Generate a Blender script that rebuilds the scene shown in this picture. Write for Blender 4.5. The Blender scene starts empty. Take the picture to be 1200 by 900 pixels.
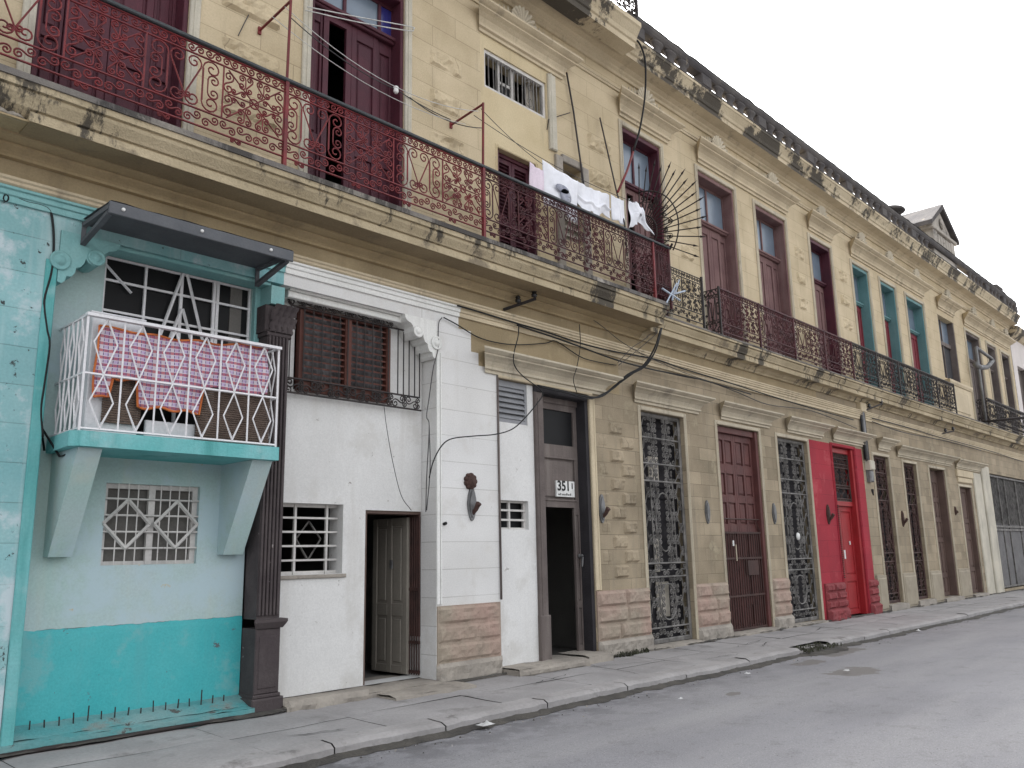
import bpy, bmesh, math, random
from mathutils import Vector, Matrix, noise
random.seed(7)
S = bpy.context.scene
COL = S.collection
PI = math.pi
# ------------------------------------------------------------------ camera model (facade plane is y = 0, x along the street, z up)
FPX, YAW, PITCH, ROLL = 983.5, 0.81069383, 0.20137296, -0.01989793
CAM = Vector((0.0, -8.762, 1.65))
_f = Vector((math.sin(YAW)*math.cos(PITCH), math.cos(YAW)*math.cos(PITCH), math.sin(PITCH)))
_r = Vector((math.cos(YAW), -math.sin(YAW), 0)); _u = _r.cross(_f)
CR = math.cos(ROLL)*_r + math.sin(ROLL)*_u
CU = -math.sin(ROLL)*_r + math.cos(ROLL)*_u
def at(px, py, Y=0.0):
    d = CR*((px-600)/FPX) - CU*((py-450)/FPX) + _f
    return CAM + d*((Y-CAM.y)/d.y)

def smooth(P, k=5):
    P = [Vector(p) for p in P]
    if len(P) < 3 or len(P) > 12.5 and (P[0]-P[1]).length < .12: return P
    Q = [P[0]*2-P[1]]+P+[P[-1]*2-P[-2]]; out = []
    for i in range(1, len(Q)-2):
        a, b_, c, d = Q[i-1:i+3]
        for j in range(k):
            t = j/k; out.append(.5*((2*b_)+(c-a)*t+(2*a-5*b_+4*c-d)*t*t+(3*b_-a-3*c+d)*t**3))
    return out+[P[-1]]
# ------------------------------------------------------------------ materials
MATS = {}
def mat(name, c1, c2=None, scale=2.2, rough=.85, bump=.25, bscale=40, courses=None, joint=.45, tint=.12,
        streak=None, chips=None, metallic=0, spec=.3, grime=None):
    m = bpy.data.materials.new(name); m.use_nodes = True
    N, L = m.node_tree.nodes, m.node_tree.links
    b = N['Principled BSDF']; b.inputs['Roughness'].default_value = rough
    b.inputs['Metallic'].default_value = metallic; b.inputs['Specular IOR Level'].default_value = spec
    geo = N.new('ShaderNodeNewGeometry')
    def nz(sc, det=4, vec=None, ro=.55):
        n = N.new('ShaderNodeTexNoise'); n.inputs['Scale'].default_value = sc; n.inputs['Detail'].default_value = det
        n.inputs['Roughness'].default_value = ro
        L.new(vec or geo.outputs['Position'], n.inputs['Vector']); return n.outputs['Fac']
    def ramp(fac, a, c):
        n = N.new('ShaderNodeMapRange'); n.inputs[1].default_value = a; n.inputs[2].default_value = c
        L.new(fac, n.inputs[0]); return n.outputs[0]
    def mix(fac, a, c, mode='MIX'):
        n = N.new('ShaderNodeMix'); n.data_type = 'RGBA'; n.blend_type = mode
        for s, v in ((n.inputs[0], fac), (n.inputs[6], a), (n.inputs[7], c)):
            if hasattr(v, 'links'): L.new(v, s)
            elif isinstance(v, (int, float)): s.default_value = v
            else: s.default_value = (*v, 1)
        return n.outputs[2]
    def mapped(sc):
        mp = N.new('ShaderNodeMapping'); mp.inputs['Scale'].default_value = sc
        L.new(geo.outputs['Position'], mp.inputs['Vector']); return mp.outputs[0]
    c2 = c2 or tuple(x*.78 for x in c1)
    col = mix(ramp(nz(scale, 6), .36, .64), c1, c2)
    fine = nz(bscale, 5)
    col = mix(ramp(fine, .3, .7), col, mix(1.0, col, (.86, .86, .86), 'MULTIPLY'))
    hgt = fine
    if courses:
        w, h = courses
        sx = N.new('ShaderNodeSeparateXYZ'); L.new(geo.outputs['Position'], sx.inputs[0])
        ad = N.new('ShaderNodeMath'); L.new(sx.outputs[0], ad.inputs[0]); L.new(sx.outputs[1], ad.inputs[1])
        cx = N.new('ShaderNodeCombineXYZ'); L.new(ad.outputs[0], cx.inputs[0]); L.new(sx.outputs[2], cx.inputs[1])
        br = N.new('ShaderNodeTexBrick'); L.new(cx.outputs[0], br.inputs['Vector'])
        br.inputs['Scale'].default_value = 1; br.inputs['Brick Width'].default_value = w; br.inputs['Row Height'].default_value = h
        br.inputs['Mortar Size'].default_value = .006; br.inputs['Mortar Smooth'].default_value = .3
        br.inputs['Color1'].default_value = (1, 1, 1, 1); t = 1-tint
        br.inputs['Color2'].default_value = (t, t*.99, t*.97, 1); br.inputs['Mortar'].default_value = (joint, joint*.98, joint*.95, 1)
        # mortar fades in and out along the wall, as filled joints do
        col = mix(ramp(nz(1.1, 3), .25, .6), mix(.35, col, mix(1.0, col, br.outputs['Color'], 'MULTIPLY')), mix(1.0, col, br.outputs['Color'], 'MULTIPLY'))
        sb = N.new('ShaderNodeMath'); sb.operation = 'MULTIPLY_ADD'; L.new(br.outputs['Fac'], sb.inputs[0]); sb.inputs[1].default_value = -.9
        L.new(fine, sb.inputs[2]); hgt = sb.outputs[0]
    if streak:
        sc, amt, thr = streak[:3]; msc = streak[3] if len(streak) > 3 else (3.2, 3.2, .35)
        f = ramp(nz(1.0, 8, mapped(msc), .62 if len(streak) < 4 else .76), thr, thr+(.18 if len(streak) < 4 else .045))
        mm = N.new('ShaderNodeMath'); mm.operation = 'MULTIPLY'; L.new(f, mm.inputs[0]); mm.inputs[1].default_value = amt
        col = mix(mm.outputs[0], col, sc)
    if grime:
        sc, amt, thr, gs = grime
        f = ramp(nz(gs, 8, None, .68), thr, thr+.09)
        mm = N.new('ShaderNodeMath'); mm.operation = 'MULTIPLY'; L.new(f, mm.inputs[0]); mm.inputs[1].default_value = amt
        col = mix(mm.outputs[0], col, sc)
    if chips:
        sc, thr, cs = chips
        col = mix(ramp(nz(cs, 6, None, .7), thr, thr+.03), col, sc)
    L.new(col, b.inputs['Base Color'])
    bp = N.new('ShaderNodeBump'); bp.inputs['Strength'].default_value = bump; bp.inputs['Distance'].default_value = .02
    L.new(hgt, bp.inputs['Height']); L.new(bp.outputs[0], b.inputs['Normal'])
    MATS[name] = m
    return m
SOOT = (.035, .032, .03)
mat('tan_upper', (.59, .49, .335), (.50, .41, .27), 1.1, courses=(.95, .345), joint=.6, tint=.1, streak=((.25, .2, .14), .35, .56), grime=((.26, .23, .19), .4, .62, .8))
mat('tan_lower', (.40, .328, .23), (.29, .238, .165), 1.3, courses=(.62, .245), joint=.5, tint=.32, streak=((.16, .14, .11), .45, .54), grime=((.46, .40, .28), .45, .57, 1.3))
mat('tan_plain', (.60, .50, .325), (.52, .425, .265), 1.0, chips=((.38, .34, .27), .66, 5), streak=((.2, .165, .12), .4, .55), grime=((.18, .16, .13), .45, .62, .9))
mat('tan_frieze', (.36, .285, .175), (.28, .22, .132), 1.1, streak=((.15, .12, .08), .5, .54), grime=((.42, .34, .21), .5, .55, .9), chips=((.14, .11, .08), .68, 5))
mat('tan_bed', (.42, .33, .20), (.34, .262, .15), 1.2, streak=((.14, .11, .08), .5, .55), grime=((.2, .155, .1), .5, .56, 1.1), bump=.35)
mat('tan_mould', (.58, .49, .345), (.48, .40, .28), 1.4, streak=((.09, .08, .07), .6, .57), grime=((.1, .09, .08), .5, .64, 1.6))
mat('ledge_mould', (.48, .40, .27), (.36, .295, .19), 1.4, streak=(SOOT, .88, .54, (1.3, .5, .45)), grime=((.14, .115, .085), .7, .56, 2.0), bump=.6)
mat('sooty_lip', (.13, .12, .115), (.22, .2, .175), 1.6, streak=(SOOT, .8, .5, (1.1, .35, .25)), grime=((.4, .37, .33), .8, .62, 2.2), bump=.5)
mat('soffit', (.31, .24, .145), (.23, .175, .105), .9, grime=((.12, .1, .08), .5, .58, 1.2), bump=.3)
mat('hood_stone', (.54, .48, .37), (.44, .385, .295), 1.4, streak=((.13, .115, .1), .55, .55), grime=((.12, .11, .1), .5, .62, 1.8))
mat('pier_foot', (.36, .315, .24), (.29, .25, .19), 1.4, grime=((.17, .15, .12), .55, .58, 2.0))
mat('cornice_mould', (.58, .495, .35), (.48, .40, .275), 1.3, grime=(SOOT, .95, .60, .9), streak=(SOOT, .9, .505, (.55, .3, .5)), bump=.5)
mat('sooty_stone', (.055, .05, .052), (.1, .09, .085), 2.0, grime=((.36, .3, .22), .8, .64, 1.5), bump=.6)
mat('pale_stone', (.42, .385, .34), (.3, .275, .24), 2.0, grime=((.09, .08, .08), .85, .55, 2.0), bump=.5)
mat('trim_stone', (.56, .52, .43), (.44, .41, .34), 1.6, streak=((.15, .14, .13), .5, .56))
mat('pink_stone', (.37, .26, .215), (.33, .28, .22), 1.1, rough=.95, bump=.6, bscale=22, grime=((.22, .17, .14), .6, .57, 2.2))
mat('grey_base', (.36, .325, .28), (.26, .235, .205), 1.8, bump=.6, bscale=22, grime=((.12, .11, .1), .6, .58, 2.4))
mat('white_wall', (.71, .705, .69), (.63, .625, .61), .8, bump=.08, bscale=55, streak=((.48, .46, .43), .5, .54), grime=((.50, .485, .455), .5, .54, 1.3), chips=((.3, .28, .26), .67, 8))
mat('white_course', (.72, .715, .705), (.645, .64, .63), .8, bump=.1, bscale=55, courses=(3.7, .37), joint=.66, tint=.04, streak=((.46, .44, .41), .45, .58), chips=((.36, .33, .31), .665, 7), grime=((.54, .52, .49), .5, .54, 1.5))
mat('white_mould', (.78, .775, .75), (.68, .68, .65), 1.2, streak=((.35, .34, .32), .45, .58))
mat('teal_left', (.31, .51, .525), (.22, .445, .47), 1.1, bump=.15, courses=(3.9, .37), joint=.62, tint=.12, streak=((.45, .56, .57), .65, .52), chips=((.05, .06, .06), .612, 7), grime=((.50, .57, .60), .85, .50, 1.3))
mat('teal_pale', (.36, .505, .475), (.43, .53, .54), .9, bump=.08, bscale=55, streak=((.46, .50, .44), .6, .53), chips=((.46, .40, .26), .665, 4), grime=((.40, .51, .55), .8, .52, 1.0))
mat('teal_dado', (.055, .40, .425), (.09, .44, .46), 1.2, bump=.15, bscale=50, chips=((.10, .13, .14), .645, 6), grime=((.17, .40, .41), .75, .53, 1.8), streak=((.10, .34, .36), .5, .56))
mat('crack_line', (.16, .13, .12), None, 6)
mat('teal_foot', (.09, .30, .31), (.2, .33, .33), 2.2, bump=.5, chips=((.09, .09, .085), .62, 5), grime=((.22, .21, .19), .7, .55, 2.5))
mat('teal_slab', (.12, .41, .41), (.2, .47, .48), 1.8, streak=((.05, .24, .23), .75, .53), grime=((.28, .46, .47), .6, .58, 2.5), chips=((.2, .24, .24), .7, 8))
mat('teal_trim', (.20, .42, .425), (.26, .46, .455), 1.5, streak=((.1, .25, .25), .4, .57))
mat('dark_pilaster', (.06, .048, .05), (.085, .07, .07), 3, chips=((.3, .27, .26), .66, 9), bump=.4)
mat('red_wall', (.38, .03, .047), (.31, .026, .042), 1.0, courses=(3.1, .37), joint=.6, tint=.1, streak=((.22, .03, .04), .6, .53), grime=((.42, .08, .09), .6, .55, 1.4), chips=((.12, .03, .035), .66, 6))
mat('red_base', (.25, .05, .055), (.20, .045, .05), 1.4, bump=.7, bscale=20)
mat('red_door', (.33, .02, .025), (.26, .018, .02), 2, rough=.5, bump=.1)
mat('maroon_wood', (.085, .02, .032), (.06, .016, .026), 2.5, rough=.6, bump=.2, streak=((.16, .08, .08), .4, .6))
mat('faded_wood', (.19, .11, .105), (.14, .075, .075), 2.2, rough=.8, bump=.25, streak=((.28, .2, .19), .5, .54))
mat('grey_wood', (.15, .125, .115), (.11, .09, .085), 2.2, rough=.85, bump=.35, streak=((.24, .21, .19), .6, .53), chips=((.3, .28, .26), .72, 9))
mat('dark_wood', (.035, .032, .036), (.024, .022, .025), 2.4, rough=.8, bump=.35, streak=((.11, .1, .1), .5, .56))
mat('brown_door', (.115, .042, .038), (.085, .032, .03), 2.4, rough=.6, bump=.2, streak=((.16, .09, .08), .5, .57))
mat('brown_far', (.13, .085, .07), (.10, .066, .055), 2.4, rough=.7, bump=.2)
mat('teal_wood', (.12, .24, .25), (.095, .2, .21), 2.0, rough=.7, bump=.2, streak=((.22, .3, .3), .5, .57))
mat('wine_wood', (.2, .028, .04), (.15, .022, .032), 2.0, rough=.6, bump=.2)
mat('beige_leaf', (.26, .235, .2), (.22, .2, .17), 1.5, rough=.5, bump=.08)
mat('jalousie', (.1, .032, .022), (.075, .026, .018), 3, rough=.6, bump=.2)
mat('grey_louver', (.28, .285, .30), (.23, .235, .25), 2, rough=.6)
mat('iron_black', (.022, .02, .021), (.04, .03, .027), 8, rough=.6, bump=.2, metallic=.0)
mat('iron_red', (.19, .028, .031), (.12, .022, .025), 5, rough=.55, bump=.2, chips=((.05, .035, .035), .66, 9))
mat('iron_winered', (.085, .02, .025), (.05, .018, .02), 5, rough=.6, bump=.2)
mat('iron_grey', (.19, .18, .17), (.08, .075, .07), 6, rough=.6, bump=.2)
mat('iron_brown', (.07, .035, .03), (.045, .026, .023), 5, rough=.7)
mat('rail_dark', (.035, .042, .045), (.05, .055, .06), 4, rough=.5)
mat('white_metal', (.74, .73, .75), (.66, .65, .66), 4, rough=.5, bump=.05, chips=((.3, .2, .15), .7, 14))
mat('white_grille', (.62, .60, .57), (.5, .48, .46), 4, rough=.6, bump=.1, chips=((.25, .2, .17), .66, 14))
mat('awning_grey', (.085, .09, .10), (.11, .115, .125), 3, rough=.7, bump=.15)
mat('cable_black', (.012, .012, .013), None, 5, rough=.6)
mat('cable_grey', (.07, .068, .07), None, 5, rough=.7)
mat('wire_white', (.6, .6, .58), None, 5, rough=.5)
mat('ceramic', (.02, .02, .022), None, 5, rough=.25, spec=.5)
mat('lamp_metal', (.22, .22, .225), (.14, .14, .14), 6, rough=.55, metallic=.4)
mat('rust', (.09, .05, .042), (.06, .035, .03), 12, rough=.95, bump=.6)
mat('plate_white', (.78, .78, .76), None, 5, rough=.35, bump=.02)
mat('paint_black', (.01, .01, .01), None, 5, rough=.5, bump=0)
mat('room', (.16, .15, .14), (.12, .115, .105), 1.0, rough=.95)
mat('curtain', (.46, .42, .36), (.36, .33, .28), 2.0, rough=.95)
mat('curtain_dim', (.20, .195, .20), (.10, .1, .105), 7, rough=.95)
mat('cloth_white', (.80, .81, .86), (.74, .75, .80), 3, rough=.95, bump=.15, bscale=9)
mat('cloth_pink', (.72, .62, .7), (.66, .56, .66), 3, rough=.95)
mat('cloth_print', (.23, .24, .30), (.34, .35, .40), 12, rough=.95)
mat('cloth_hem', (.58, .17, .05), (.48, .13, .04), 6, rough=.9)
mat('wicker', (.17, .125, .10), (.11, .08, .065), 5, rough=.95, bump=.8, streak=None, bscale=60)
mat('board_white', (.68, .68, .69), (.6, .6, .62), 2, rough=.6)
mat('board_grey', (.13, .115, .12), (.1, .09, .095), 2, rough=.8)
mat('pink_neighbour', (.66, .61, .59), (.58, .54, .52), 1.0, streak=((.4, .35, .35), .4, .57))
mat('stick_blue', (.42, .48, .56), (.35, .4, .48), 4, rough=.7)
mat('leaf_green', (.07, .075, .045), (.05, .05, .035), 6, rough=.8)
mat('litter_pale', (.6, .6, .6), (.45, .45, .44), 9, rough=.8)
mat('zinc_sheet', (.2, .195, .195), (.15, .145, .145), 3, rough=.65, streak=((.1, .085, .08), .6, .53))
mat('mesh_screen', (.05, .05, .055), (.035, .035, .04), 5, rough=.8)
def glass_mat(name, c, rough=.12):
    m = bpy.data.materials.new(name); m.use_nodes = True; N, L = m.node_tree.nodes, m.node_tree.links
    b = N['Principled BSDF']; geo = N.new('ShaderNodeNewGeometry'); n = N.new('ShaderNodeTexNoise'); n.inputs['Scale'].default_value = 3
    n.inputs['Detail'].default_value = 6; L.new(geo.outputs['Position'], n.inputs['Vector'])
    r = N.new('ShaderNodeValToRGB'); r.color_ramp.elements[0].color = (*[x*.75 for x in c], 1); r.color_ramp.elements[1].color = (*[x*1.2 for x in c], 1)
    L.new(n.outputs['Fac'], r.inputs[0]); L.new(r.outputs[0], b.inputs['Base Color'])
    b.inputs['Roughness'].default_value = rough; b.inputs['Specular IOR Level'].default_value = .5
    MATS[name] = m
glass_mat('pane_sky_tint', (.15, .19, .24), .25)  # grey-blue base colour paints in the sky reflected by the panes
glass_mat('pane_dark', (.010, .010, .011), .45); MATS['pane_dark'].node_tree.nodes['Principled BSDF'].inputs['Specular IOR Level'].default_value = .15
glass_mat('pane_blue', (.03, .03, .16), .2)
# plaid cloth: woven stripes in world x and z
def plaid():
    m = bpy.data.materials.new('plaid_cloth'); m.use_nodes = True; N, L = m.node_tree.nodes, m.node_tree.links
    b = N['Principled BSDF']; b.inputs['Roughness'].default_value = .95; b.inputs['Specular IOR Level'].default_value = .1
    geo = N.new('ShaderNodeNewGeometry'); sx = N.new('ShaderNodeSeparateXYZ')
    n = N.new('ShaderNodeTexNoise'); n.inputs['Scale'].default_value = 2.5; L.new(geo.outputs['Position'], n.inputs['Vector'])
    mx = N.new('ShaderNodeMix'); mx.data_type = 'VECTOR'; mx.inputs[0].default_value = .02
    L.new(geo.outputs['Position'], mx.inputs[4]); L.new(n.outputs['Color'], mx.inputs[5]); L.new(mx.outputs[1], sx.inputs[0])
    def stripes(out, period, duty, ph=0):
        a = N.new('ShaderNodeMath'); a.operation = 'MULTIPLY_ADD'; a.inputs[1].default_value = 1/period; a.inputs[2].default_value = ph; L.new(out, a.inputs[0])
        f = N.new('ShaderNodeMath'); f.operation = 'FRACT'; L.new(a.outputs[0], f.inputs[0])
        g = N.new('ShaderNodeMath'); g.operation = 'LESS_THAN'; g.inputs[1].default_value = duty; L.new(f.outputs[0], g.inputs[0]); return g.outputs[0]
    def mix(f, a, c, mode='MIX'):
        q = N.new('ShaderNodeMix'); q.data_type = 'RGBA'; q.blend_type = mode
        for s, v in ((q.inputs[0], f), (q.inputs[6], a), (q.inputs[7], c)):
            if hasattr(v, 'links'): L.new(v, s)
            elif isinstance(v, (int, float)): s.default_value = v
            else: s.default_value = (*v, 1)
        return q.outputs[2]
    base = mix(stripes(sx.outputs[2], .07, .5), (.44, .17, .19), (.54, .49, .54))
    base = mix(stripes(sx.outputs[0], .085, .45), base, mix(1.0, base, (.8, .72, .95), 'MULTIPLY'))
    base = mix(stripes(sx.outputs[0], .0425, .2, .3), base, (.14, .1, .2))
    base = mix(stripes(sx.outputs[2], .035, .2, .1), base, (.55, .5, .56))
    L.new(base, b.inputs['Base Color']); MATS['plaid_cloth'] = m
plaid()

# ------------------------------------------------------------------ mesh builder
class MB:
    def __init__(s): s.v = []; s.f = []; s.m = []; s.mats = []; s.cur = 0; s.sm = []
    def use(s, name):
        if name not in s.mats: s.mats.append(name)
        s.cur = s.mats.index(name); return s
    def add(s, vs, fs, smooth=False):
        o = len(s.v); s.v += [tuple(v) for v in vs]
        for f in fs: s.f.append([i+o for i in f]); s.m.append(s.cur); s.sm.append(smooth)
    def box(s, x0, x1, y0, y1, z0, z1):
        if x0 > x1: x0, x1 = x1, x0
        if y0 > y1: y0, y1 = y1, y0
        if z0 > z1: z0, z1 = z1, z0
        s.add([(x0,y0,z0),(x1,y0,z0),(x1,y1,z0),(x0,y1,z0),(x0,y0,z1),(x1,y0,z1),(x1,y1,z1),(x0,y1,z1)],
              [(3,2,1,0),(4,5,6,7),(0,1,5,4),(1,2,6,5),(2,3,7,6),(3,0,4,7)])
    def bbox(s, x0, x1, y0, y1, z0, z1, c=.01):   # box with a chamfered front (the -y side)
        if x0 > x1: x0, x1 = x1, x0
        if y0 > y1: y0, y1 = y1, y0
        if z0 > z1: z0, z1 = z1, z0
        A = [(x0+c,y0,z0+c),(x1-c,y0,z0+c),(x1-c,y0,z1-c),(x0+c,y0,z1-c)]
        B = [(x0,y0+c,z0),(x1,y0+c,z0),(x1,y0+c,z1),(x0,y0+c,z1)]
        D = [(x0,y1,z0),(x1,y1,z0),(x1,y1,z1),(x0,y1,z1)]
        fs = [(0,1,2,3),(11,10,9,8)]
        for i in range(4):
            j = (i+1) % 4; fs += [(i+4,j+4,j,i),(i+8,j+8,j+4,i+4)]
        s.add(A+B+D, fs)
    def quad(s, a, b, c, d): s.add([a,b,c,d], [(0,1,2,3)])
    def prism(s, poly, axis, a, b):               # polygon in the other two axes, extruded along axis
        n = len(poly)
        def P(p, t):
            if axis == 'x': return (t, p[0], p[1])
            if axis == 'y': return (p[0], t, p[1])
            return (p[0], p[1], t)
        s.add([P(p, a) for p in poly]+[P(p, b) for p in poly],
              [tuple(range(n))[::-1], tuple(range(n, 2*n))]+[(i,(i+1)%n,n+(i+1)%n,n+i) for i in range(n)])
    def tube(s, pts, r, n=4, r2=None, smooth=True):
        pts = [Vector(p) for p in pts]; k = len(pts)
        if k < 2: return
        vs = []; up = Vector((.13, .37, .92))
        for i, p in enumerate(pts):
            t = (pts[min(i+1,k-1)]-pts[max(i-1,0)])
            if t.length < 1e-9: t = Vector((0,0,1))
            t.normalize(); a = t.cross(up)
            if a.length < .05: a = t.cross(Vector((1,0,0)))
            a.normalize(); b = t.cross(a); rr = r if r2 is None else r+(r2-r)*i/(k-1)
            for j in range(n):
                an = 2*PI*(j+.5)/n; vs.append(p+a*math.cos(an)*rr+b*math.sin(an)*rr)
        fs = [(i*n+j, i*n+(j+1)%n, (i+1)*n+(j+1)%n, (i+1)*n+j) for i in range(k-1) for j in range(n)]
        fs += [tuple(range(n))[::-1], tuple(range((k-1)*n, k*n))]
        s.add(vs, fs, smooth and n > 4)
    def bar(s, a, b, w): s.tube([a, b], w*.7071, 4)
    def profile(s, prof, x0, x1, miter=0):        # prof: (y,z) list from bottom wall point round to top wall point
        pm = max(-p[0] for p in prof)
        L = []; R = []
        for y, z in prof:
            q = (pm+y) if miter else 0
            L.append((x0+q, y, z)); R.append((x1-q, y, z))
        n = len(prof)
        s.add(L+R, [(i+1, i, n+i, n+i+1) for i in range(n-1)])
        s.add(L, [tuple(range(n))]); s.add(R, [tuple(range(n))[::-1]])
    def lathe(s, prof, c, n=12, axis='z', smooth=True):
        vs = []
        for r, h in prof:
            for j in range(n):
                a = 2*PI*j/n
                if axis == 'z': vs.append((c[0]+r*math.cos(a), c[1]+r*math.sin(a), c[2]+h))
                else: vs.append((c[0]+r*math.cos(a), c[1]-h, c[2]+r*math.sin(a)))
        k = len(prof)
        fs = [(i*n+j, i*n+(j+1)%n, (i+1)*n+(j+1)%n, (i+1)*n+j) for i in range(k-1) for j in range(n)]
        fs += [tuple(range(n))[::-1], tuple(range((k-1)*n, k*n))]
        s.add(vs, fs, smooth)
    def grid(s, fn, nu, nv, smooth=True):
        s.add([fn(i/nu, j/nv) for j in range(nv+1) for i in range(nu+1)],
              [(j*(nu+1)+i, j*(nu+1)+i+1, (j+1)*(nu+1)+i+1, (j+1)*(nu+1)+i) for j in range(nv) for i in range(nu)], smooth)
    def rock(s, x0, x1, z0, z1, y, out=.045, amp=.035, step=.06, seed=0):   # rock-faced block on the wall plane y
        nu = max(3, int((x1-x0)/step)); nv = max(3, int((z1-z0)/step))
        def fn(u, v):
            e = min(u, 1-u)*(x1-x0); g = min(v, 1-v)*(z1-z0)
            k = min(1, min(e, g)/.035)
            x = x0+(x1-x0)*u; z = z0+(z1-z0)*v
            h = out*k**.5+amp*k*(noise.noise((x*5+seed, z*6, seed*1.7))+.6*noise.noise((x*13, z*15, seed)))
            return (x, y-max(.002, h) if k > 0 else y+.01, z)
        s.grid(fn, nu, nv, False)
    def build(s, name, parent=None, loc=None, mats=None):
        me = bpy.data.meshes.new(name)
        o = bpy.data.objects.new(name, me); COL.objects.link(o)
        base = Vector((0,0,0))
        if parent is not None:
            base = WORLD[parent.name]; o.parent = parent; WORLD[o.name] = base
        else:
            xs = [v[0] for v in s.v]; ys = [v[1] for v in s.v]; zs = [v[2] for v in s.v]
            base = Vector(loc) if loc is not None else Vector(((min(xs)+max(xs))/2, (min(ys)+max(ys))/2, min(zs)))
            o.location = base; WORLD[o.name] = base
        me.from_pydata([(v[0]-base.x, v[1]-base.y, v[2]-base.z) for v in s.v], [], s.f)
        for mn in s.mats: me.materials.append(MATS[mn])
        me.polygons.foreach_set('material_index', s.m); me.polygons.foreach_set('use_smooth', s.sm)
        me.update()
        bm = bmesh.new(); bm.from_mesh(me); bmesh.ops.recalc_face_normals(bm, faces=bm.faces); bm.to_mesh(me); bm.free()
        return o
WORLD = {}
def nb(m): return MB().use(m)
def thing(name, loc, label, cat, group=None):
    o = bpy.data.objects.new(name, None); COL.objects.link(o); o.location = loc; WORLD[o.name] = Vector(loc); o.empty_display_size = .3
    return tag(o, label, cat, group)
def tag(o, label, cat, group=None):
    o['label'] = label; o['category'] = cat
    if group: o['group'] = group
    return o
def struct(o): o['kind'] = 'structure'; return o

# wrought iron scrolls: two volutes joined by a straight tangent (S: opposite sides, C: same side)
def _scr(kind, w, h, n, turns=1.4):
    R_ = min(w*.5, h*.25); T = turns*2*PI; out = []
    def vol(cx, cz, a0, sg, m):
        return [(cx+R_*(1-.84*i/m)*math.cos(a0+sg*T*i/m), cz+R_*(1-.84*i/m)*math.sin(a0+sg*T*i/m)) for i in range(m+1)]
    if kind == 'C':
        cx = -w/2+R_
        a = vol(cx, h/2-R_, PI, -1, n); b = vol(cx, -h/2+R_, PI, 1, n)
        mid = [] if h < 4.5*R_ else [(-w/2-.0*w, 0)]
        return b[::-1]+mid+a
    c1 = Vector((w/2-R_, h/2-R_)); c2 = -c1; d = (c1-c2).length
    al = math.atan2(c1.y, c1.x); be = math.acos(min(1, 2*R_/max(d, 2*R_)))
    a0 = al+PI-be   # touching point on the upper volute
    a = vol(c1.x, c1.y, a0, -1, n)
    return [(-x, -z) for x, z in a[::-1]]+a
_SC = {}
SC_S, SC_SV, SC_C = 'SH', 'S', 'C'
def scroll(mb, kind, cx, cz, w, h, y, r, fx=1, fz=1, plane='x', lod=0):
    if isinstance(kind, str):
        n = 9 if lod else 17
        w_, h_ = (h, w) if kind == 'SH' else (w, h)
        key = (kind, round(w_/h_, 2), n)
        if key not in _SC: _SC[key] = _scr(kind[0], round(w_/h_, 2), 1.0, n)
        P = [(a*h_, b*h_) for a, b in _SC[key]]
        if kind == 'SH': P = [(b, a) for a, b in P]
    else: P = [(a*w, b*h) for a, b in kind]
    P = [(cx+a*fx, y, cz+b*fz) for a, b in P]
    if plane == 'y': P = [(y, a, b) for a, _, b in P]
    mb.tube(P, r, 4)
def rosette(mb, cx, cz, R, y, r, n=8):
    mb.tube([(cx+R*.33*math.cos(a), y, cz+R*.33*math.sin(a)) for a in [2*PI*i/14 for i in range(15)]], r, 4)
    for i in range(n):
        a = 2*PI*(i+.5)/n; mb.bar((cx+R*.33*math.cos(a), y, cz+R*.33*math.sin(a)), (cx+R*math.cos(a), y, cz+R*math.sin(a)*.62), r*1.4)

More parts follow.
